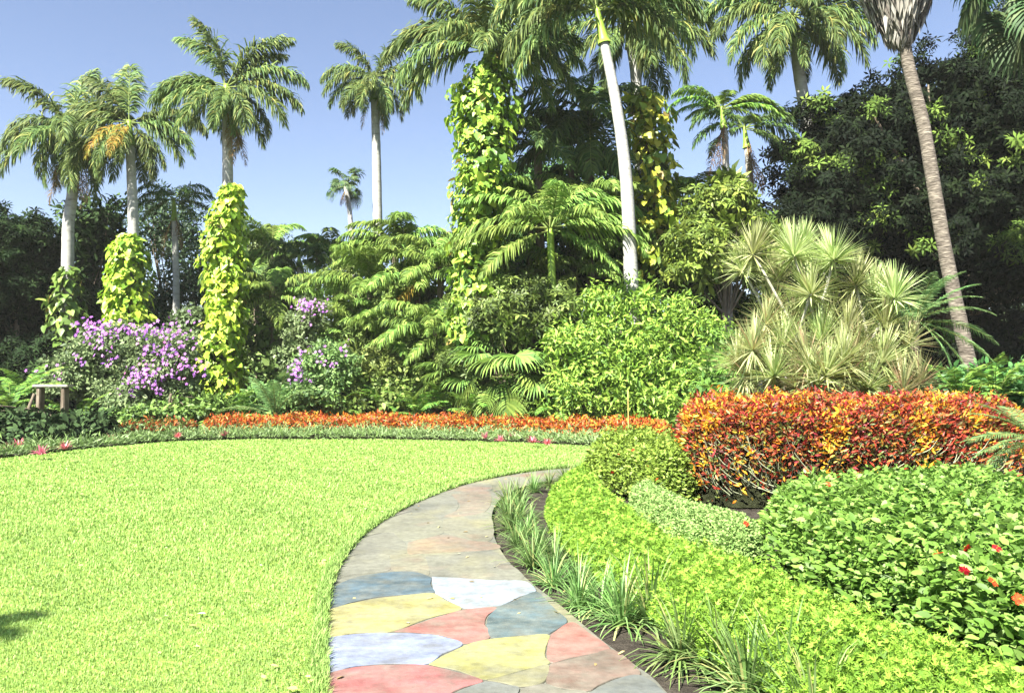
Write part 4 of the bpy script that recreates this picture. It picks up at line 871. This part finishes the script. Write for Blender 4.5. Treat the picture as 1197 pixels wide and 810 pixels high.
TB = [  # name, label, blobs, leaf, kind, cols, trunk px, d
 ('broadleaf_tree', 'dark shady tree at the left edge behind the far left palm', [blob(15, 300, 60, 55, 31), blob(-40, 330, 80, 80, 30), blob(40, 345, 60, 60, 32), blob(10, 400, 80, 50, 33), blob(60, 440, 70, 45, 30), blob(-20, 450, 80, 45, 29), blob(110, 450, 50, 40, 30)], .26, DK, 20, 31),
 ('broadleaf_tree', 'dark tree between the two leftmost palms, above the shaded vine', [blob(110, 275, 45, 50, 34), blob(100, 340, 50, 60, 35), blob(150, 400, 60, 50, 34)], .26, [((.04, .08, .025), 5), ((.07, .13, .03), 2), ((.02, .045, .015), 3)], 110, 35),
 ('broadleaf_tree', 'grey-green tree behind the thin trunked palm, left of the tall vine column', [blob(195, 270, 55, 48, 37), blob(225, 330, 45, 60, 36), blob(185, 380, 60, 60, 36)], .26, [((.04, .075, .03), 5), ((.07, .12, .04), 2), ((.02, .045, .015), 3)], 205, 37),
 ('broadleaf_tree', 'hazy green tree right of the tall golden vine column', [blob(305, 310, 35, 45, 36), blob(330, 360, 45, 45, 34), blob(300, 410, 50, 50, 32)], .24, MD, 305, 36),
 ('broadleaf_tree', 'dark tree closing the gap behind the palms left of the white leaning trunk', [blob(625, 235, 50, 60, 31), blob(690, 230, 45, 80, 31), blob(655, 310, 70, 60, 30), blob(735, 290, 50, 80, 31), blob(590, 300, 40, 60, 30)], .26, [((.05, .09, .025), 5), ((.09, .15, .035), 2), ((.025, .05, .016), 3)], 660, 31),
 ('leafy_bush', 'dark low bush in the shade at the left edge, right behind the lawn border', [blob(30, 500, 60, 16, 19), blob(95, 497, 40, 14, 19.5), blob(-40, 505, 50, 20, 18.5), blob(20, 478, 30, 14, 21)], .19, [((.03, .05, .018), 5), ((.05, .08, .025), 3)], 40, 19.5),  # leaf colour darkened to stand for the shade under the trees
 ('leafy_bush', 'bright yellow-green bush in the left half of the thicket, above the orange hedge', [blob(395, 455, 34, 28, 24), blob(425, 430, 34, 30, 24.5), blob(375, 478, 30, 18, 23.6)], .21, [((.17, .25, .05), 5), ((.27, .36, .08), 3), ((.07, .12, .03), 2)], 400, 24),
 ('leafy_bush', 'broad bush in the centre of the thicket below the drooping palm', [blob(480, 440, 36, 26, 24.4), blob(520, 452, 34, 26, 24.2), blob(455, 470, 36, 20, 24)], .21, [((.15, .24, .05), 5), ((.24, .34, .08), 3), ((.07, .12, .03), 2)], 490, 24.4),
 ('leafy_bush', 'leafy bush between the low fan palms and the lime bush', [blob(560, 450, 34, 36, 24), blob(615, 440, 34, 44, 23.6), blob(590, 478, 50, 20, 23.2), blob(650, 480, 36, 20, 22.4)], .21, [((.15, .25, .045), 5), ((.24, .35, .08), 3), ((.07, .12, .03), 2)], 590, 24),
 ('leafy_bush', 'green bush packed round the yellow-green trunk of the bright arching palm', [blob(600, 375, 40, 38, 22.2), blob(655, 365, 26, 40, 22.4), blob(625, 345, 40, 30, 23), blob(565, 375, 30, 40, 23), blob(540, 420, 30, 30, 23)], .22, [((.12, .19, .04), 5), ((.20, .29, .06), 3), ((.06, .10, .025), 3)], 600, 22.4),
 ('leafy_bush', 'tall leafy bush directly right of the tallest golden vine', [blob(308, 400, 26, 36, 27), blob(312, 440, 32, 30, 26), blob(330, 375, 22, 26, 27.5)], .21, [((.12, .19, .045), 5), ((.19, .27, .07), 3), ((.06, .10, .03), 2)], 312, 27),
 ('leafy_bush', 'tall mid green bush between the small dark palm and the lone slender trunk', [blob(410, 340, 38, 42, 29), blob(400, 380, 40, 40, 28), blob(440, 330, 30, 40, 29.5), blob(490, 340, 45, 50, 30), blob(535, 330, 30, 50, 30)], .22, MD, 410, 29),
 ('leafy_bush', 'round green bush at the heart of the middle thicket', [blob(470, 370, 45, 45, 27), blob(440, 410, 50, 40, 26), blob(500, 430, 50, 40, 26)], .24, [((.15, .23, .05), 5), ((.23, .32, .08), 3), ((.06, .11, .03), 3)], 460, 27),
 ('leafy_bush', 'small light bush low in the thicket above the orange hedge', [blob(430, 455, 40, 25, 24.5), blob(470, 460, 40, 24, 24.5), blob(400, 475, 40, 18, 24)], .2, [((.16, .26, .05), 5), ((.26, .36, .08), 3), ((.08, .14, .03), 3)], 440, 24.5),
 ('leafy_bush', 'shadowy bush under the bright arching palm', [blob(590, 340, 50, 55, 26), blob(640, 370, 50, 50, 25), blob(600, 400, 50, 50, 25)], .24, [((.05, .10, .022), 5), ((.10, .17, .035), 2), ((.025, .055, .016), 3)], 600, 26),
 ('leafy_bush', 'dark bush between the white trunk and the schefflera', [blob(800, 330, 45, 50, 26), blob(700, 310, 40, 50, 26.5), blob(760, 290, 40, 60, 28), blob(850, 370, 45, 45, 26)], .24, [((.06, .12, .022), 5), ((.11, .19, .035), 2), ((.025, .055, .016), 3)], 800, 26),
 ('leafy_bush', 'pale sunlit bush behind the wide purple shrub', [blob(222, 385, 25, 32, 26), blob(235, 430, 25, 40, 25.5)], .16, [((.10, .15, .06), 5), ((.16, .22, .09), 3), ((.06, .09, .03), 3)], 225, 26),
 ('leafy_bush', 'low leafy bush spilling onto the border under the purple shrub', [blob(190, 488, 42, 15, 22), blob(235, 480, 32, 20, 22.5), blob(150, 490, 30, 12, 22)], .17, [((.13, .22, .04), 5), ((.2, .3, .07), 2), ((.06, .11, .03), 3)], 200, 22),
 ('leafy_bush', 'light green bush right of the tall vine foot', [blob(305, 470, 32, 25, 24), blob(335, 480, 30, 16, 23.6)], .17, [((.11, .19, .04), 5), ((.2, .29, .07), 2), ((.06, .11, .03), 3)], 310, 24),
 ('leafy_bush', 'green bush at the right edge behind the big croton hedge', [blob(1130, 455, 60, 22, 15), blob(1200, 460, 50, 28, 14.5), blob(1250, 440, 50, 40, 15)], .17, [((.07, .16, .04), 5), ((.13, .24, .07), 3), ((.04, .09, .025), 3)], 1180, 15),
 ('leafy_bush', 'bright leafy bush between lime bush and dracaena', [blob(850, 425, 30, 42, 19.5), blob(840, 460, 32, 22, 18)], .17, [((.10, .20, .03), 5), ((.17, .30, .05), 3), ((.05, .11, .025), 3)], 850, 19.5),
]
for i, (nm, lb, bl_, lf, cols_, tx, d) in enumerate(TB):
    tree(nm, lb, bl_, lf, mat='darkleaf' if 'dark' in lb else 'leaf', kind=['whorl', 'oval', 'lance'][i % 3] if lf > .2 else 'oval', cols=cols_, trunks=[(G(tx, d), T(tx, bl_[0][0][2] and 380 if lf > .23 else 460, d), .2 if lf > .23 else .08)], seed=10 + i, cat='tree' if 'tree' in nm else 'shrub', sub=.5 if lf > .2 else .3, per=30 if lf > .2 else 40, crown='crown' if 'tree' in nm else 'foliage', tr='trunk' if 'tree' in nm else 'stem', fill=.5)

# far woods closing the view behind everything
rng = np.random.default_rng(5); mb = MB(); bl_ = []
for x in np.arange(-520, 1750, 85):
    d = rng.uniform(44, 52); h = rng.uniform(.75, 1.0) * (3.6 if 280 < x < 560 else 5.0); bl_.append((np.array([(x - 598.5) / FPX * d, d, h * .5]), (3.4, 2.5, h)))
canopy(mb, bl_, .5, 'whorl', [((.09, .14, .05), 5), ((.06, .10, .035), 4)], rng, sub=1.2, per=24, cover=1.0, fill=.5)
tag(link('far_woods', mb.mesh('far_woods', M['leaf'])), 'distant dark woods closing the garden behind the palms', 'woods', kind='stuff')

# fan palms and ferns in front of the thicket
def rosette_plant(name, label, x, y, d, kind, spec, cat, z=0.0, fs=1.0, stemr=.05, group=None):
    fs = fs * (1.2 if d >= 18 else 1); d = K(d)
    top = at(x, y, d); base = np.array([top[0], top[1], 0.]); root = thing(name, label, cat, base, group)
    loc = top - base
    if loc[2] > .15:
        mb = MB(); tube(mb, smooth_path([(0, 0, 0), loc], 6), np.linspace(stemr * 1.2, stemr, 6), 8); link('stem', mb.mesh('stem', M['bark'], True), root)
    attach(root, loc, kind, [(a, e, s * fs) for a, e, s in spec], 'leaf' if 'fan' in kind else 'frond', spread=.02)
    return root
rosette_plant('low_fan_palm', 'large fan-leaved palm beside the lime bush, tallest of the low ones', 590, 440, 22.6, 'fanleaf', ringset(20, [75, 50, 25, 5, -15], 1.15, a0=3), 'fan palm')
rosette_plant('low_fan_palm', 'fan-leaved palm directly above the orange hedge in the middle', 545, 458, 23.6, 'fanleaf', ringset(18, [72, 50, 28], 1.05, a0=50), 'fan palm')
rosette_plant('low_fan_palm', 'fan-leaved palm against the left foot of the lime bush', 630, 462, 22.4, 'fanleaf', ringset(16, [72, 50, 28], 1.0, a0=90), 'fan palm')
rosette_plant('low_fan_palm', 'fan-leaved palm high behind the other two, below the arching palm', 568, 400, 24, 'fanleaf', ringset(16, [70, 45, 20, -5], 1.1, a0=200), 'fan palm')
rosette_plant('blue_cycad', 'grey-blue stiff cycad at the foot of the purple shrubs', 322, 485, 23, 'cycad', ringset(14, [70, 45, 25], .85, a0=0), 'cycad')
for k, (x, y, d, lb) in enumerate([(450, 480, 23.8, 'bright fern over the hedge under the middle thicket, leftmost of four'), (485, 484, 23.2, 'bright fern over the hedge under the middle thicket, second of four from left'),
                              (520, 478, 23.2, 'bright fern over the hedge under the middle thicket, third of four from left'), (560, 488, 22.2, 'bright fern over the hedge, rightmost of four, at the fan palms'),
                              (650, 485, 21.4, 'fern spilling over the orange hedge below the lime bush'), (395, 488, 23.5, 'fern right of the blue cycad behind the border'),
                              (12, 480, 20.5, 'pale green fern in the dark at the left edge, lower one'), (30, 462, 21.5, 'fern in the dark at the left edge, upper one'),
                              (855, 478, 15.5, 'bright fern behind the left end of the big croton hedge'), (835, 448, 18.5, 'fern leaning left of the dracaena stems'),
                              (1120, 468, 14.4, 'glossy fern behind the right end of the croton hedge'), (1165, 462, 13.8, 'second fern behind the right end of the croton, nearer the edge'), (282, 488, 23.4, 'low fern beside the tall vine foot'),
                              (90, 498, 20.8, 'leafy fern in front of the dark left shade'), (250, 497, 22.6, 'fern just left of the tall vine foot, on the border')]):
    rosette_plant('fern', lb, x, y, d, 'fern', ringset(13, [65, 40, 20], 1.0 if d > 18 else .8), 'fern')
# cycad-like date palm behind dracaena and palm at right edge
rosette_plant('pygmy_date_palm', 'soft green feather palm behind the right side of the dracaena', 1068, 375, 15.5, 'cycad', ringset(12, [65, 40, 15], .7, a0=10) + [(0, 45, .8), (0, 25, .85), (355, 5, .85), (350, -15, .85), (15, 60, .8), (180, 60, .7), (345, -35, .8), (330, -45, .8)], 'palm', stemr=.09)
rosette_plant('pygmy_date_palm', 'bright feather palm reaching in from the right edge above the flowering shrub', 1218, 512, 8.6, 'cycad', [(180, 20, .42), (185, 5, .42), (190, -5, .4), (175, 35, .42), (170, 50, .42), (200, 15, .4), (160, 10, .4), (180, -15, .38), (0, 40, .4), (0, 10, .4), (270, 30, .4), (90, 40, .4)], 'palm', stemr=.05)

# ------------------------------------------------------------------ dracaena
def sword(seed, n=170, L=.70, w=.0145, lo=-50, cols=None):
    rng = np.random.default_rng(seed); mb = MB(); a = rng.random(n) * 6.283; e = np.radians(lo + (90 - lo) * rng.random(n) ** .8)
    d = np.stack([np.cos(a) * np.cos(e), np.sin(a) * np.cos(e), np.sin(e)], 1); ln = L * rng.uniform(.75, 1.1, n)
    s = unit(np.cross(d, np.array([0, 0, 1.]) + rng.normal(0, .05, d.shape))) * w; up = unit(np.cross(s, d))
    p0 = d * .03; p1 = d * (ln * .5)[:, None]; dr = unit(d + np.array([0, 0, -.22]) * rng.random((n, 1))); p2 = p1 + dr * (ln * .5)[:, None]
    cc = colors(n, cols or [((.36, .42, .15), 5), ((.49, .53, .26), 4), ((.22, .29, .09), 2.5), ((.46, .40, .22), 1)], rng, .12)
    V = np.stack([p0 - s * .6, p0, p0 + s * .6, p1 - s + up * .006, p1, p1 + s + up * .006, p2 - s * .1, p2, p2 + s * .1], 1)
    F = np.array([(0, 1, 4, 3), (1, 2, 5, 4), (3, 4, 7, 6), (4, 5, 8, 7)])
    mb.add(V.reshape(-1, 3), (F[None] + (np.arange(n) * 9)[:, None, None]).reshape(-1, 4), np.repeat(cc, 9, 0))
    return mb.mesh('rosette', M['leaf'])
sw = [sword(200 + k, lo=-35) for k in range(3)] + [sword(210, lo=-70, n=170, cols=[((.32, .35, .14), 5), ((.42, .38, .20), 3), ((.40, .27, .17), 1.5), ((.20, .26, .10), 2)])]
rb = np.array([*(pz(968, 566)[:2] * 0 + np.array([(968 - 598.5) / FPX * 14.2, 14.2])), 0.]); root = thing('variegated_dracaena', 'big spiky cream-striped dracaena with many heads on pale bent stems', 'shrub', rb)
heads = [(880, 298, 14.2, 1.0), (868, 318, 14.4, .8), (928, 300, 14.0, 1.0), (938, 292, 14.6, .9), (975, 305, 14.0, 1.0), (962, 315, 14.6, .9), (948, 345, 13.8, 1.0), (1000, 335, 14.2, 1.0), (1046, 350, 14.0, 1.0), (1020, 345, 14.6, .95), (975, 370, 14.4, 1.0), (935, 375, 14.4, .9),
         (910, 330, 14.9, .9), (990, 390, 13.9, 1.0), (1010, 400, 14.4, 1.0)]
low = [(880, 410, 13.6, 1.0), (905, 440, 13.4, 1.0), (945, 425, 13.4, 1.05), (955, 450, 13.2, 1.05), (990, 440, 13.4, 1.05), (1030, 425, 13.6, 1.0), (1056, 458, 13.2, 1.0), (1015, 455, 13.3, 1.0), (872, 440, 13.8, .9), (915, 405, 13.9, 1.0), (1000, 415, 13.7, 1.0), (960, 400, 13.9, 1.0), (930, 455, 13.4, .9), (1040, 440, 14.0, .9), (895, 380, 14.1, .9), (1035, 385, 14.1, 1.0), (1060, 405, 14.0, .9), (985, 425, 13.3, 1.0), (1075, 450, 13.5, .9), (862, 425, 13.9, .9), (925, 385, 14.3, 1.0), (965, 440, 13.1, 1.0), (905, 360, 14.5, .9), (1030, 370, 14.7, .9)]
for i, (x, y, d, s) in enumerate(heads + low):
    q = at(x, y, d) - rb; s *= .98
    link('rosette', sw[i % 3] if i < len(heads) else sw[3 if i % 2 else i % 3], root, q, (random.uniform(-.25, .25), random.uniform(-.3, .3), random.random() * 6.28), (s,) * 3)
rng = np.random.default_rng(9)
for x, y, d, s in heads:
    q = at(x, y, d) - rb; b0 = np.array([rng.uniform(-.5, .5) + (.15 * np.sign(q[0])), rng.uniform(-.3, .3), 0]); mid = b0 * .45 + q * .55 + np.array([.30 * np.sign(b0[0] - q[0]), 0, -.15])
    mb = MB(); tube(mb, smooth_path([b0, b0 * .8 + q * .2 + np.array([0, 0, .2]), mid, q + np.array([0, 0, .05])], 14), np.linspace(.04, .022, 14), 8); link('stem', mb.mesh('stem', M['stem'], True), root)

# palm standing outside the frame whose crown shades the lawn's near left corner
c = pz(-112, 742) + S / S[2] * 9.5
rosette_plant('feather_palm', 'small palm beyond the left side of the photo, shading the lawn corner', 0, 0, 1, 'arch', [], 'palm') if False else None
root = thing('feather_palm', 'small palm just outside the picture shading the near lawn corner', 'palm', (c[0], c[1], 0))
mb = MB(); tube(mb, smooth_path([(0, 0, 0), (0, 0, 9.5)], 10), np.linspace(.14, .09, 10), 10); link('trunk', mb.mesh('trunk', M['palmbark'], True), root)
attach(root, np.array([0, 0, 9.5]), 'king', ringset(5, [50, 25, 5], .36), 'frond')


# fallen leaves on the lawn and the path
rng = np.random.default_rng(71); n = 170; yy = rng.uniform(3.6, 17, n); xx = yy * rng.uniform(-.6, .15, n); mb = MB()
put(mb, 'oval', np.stack([xx, yy, np.where(inside([q[:2] for q in np.vstack([PL, PR[::-1]])], np.stack([xx, yy], 1)), .012, .03)], 1), unit(np.concatenate([rng.normal(size=(n, 2)), rng.normal(0, .1, (n, 1))], 1)), unit(np.array([0, 0, 1.]) + rng.normal(0, .25, (n, 3))), rng.uniform(.03, .07, n), colors(n, [((.45, .40, .16), 3), ((.30, .22, .10), 3), ((.5, .5, .3), 1)], rng))
tag(link('leaf_litter', mb.mesh('leaf_litter', M['dry'])), 'few dry leaves scattered over the lawn', 'fallen leaves', kind='stuff')

hz = bpy.data.meshes.new('haze'); X0, X1, Y0, Y1, Z0, Z1 = -110, 110, -12, 75, -1.2, 26  # added air volume that lifts the shadows like film glare
hz.from_pydata([(x, y, z) for x in (X0, X1) for y in (Y0, Y1) for z in (Z0, Z1)], [], [(0, 1, 3, 2), (4, 6, 7, 5), (0, 4, 5, 1), (2, 3, 7, 6), (0, 2, 6, 4), (1, 5, 7, 3)])
mh, nt, N, L = newmat('glare_veil'); out = N('ShaderNodeOutputMaterial'); v = N('ShaderNodeVolumePrincipled'); v.inputs['Color'].default_value = (.95, .97, .88, 1); v.inputs['Density'].default_value = .0003
L(v.outputs[0], out.inputs['Volume']); hz.materials.append(mh); tag(link('haze', hz), 'thin added haze over the garden, standing in for film glare', 'haze', kind='stuff')
cy.volume_bounces = 0
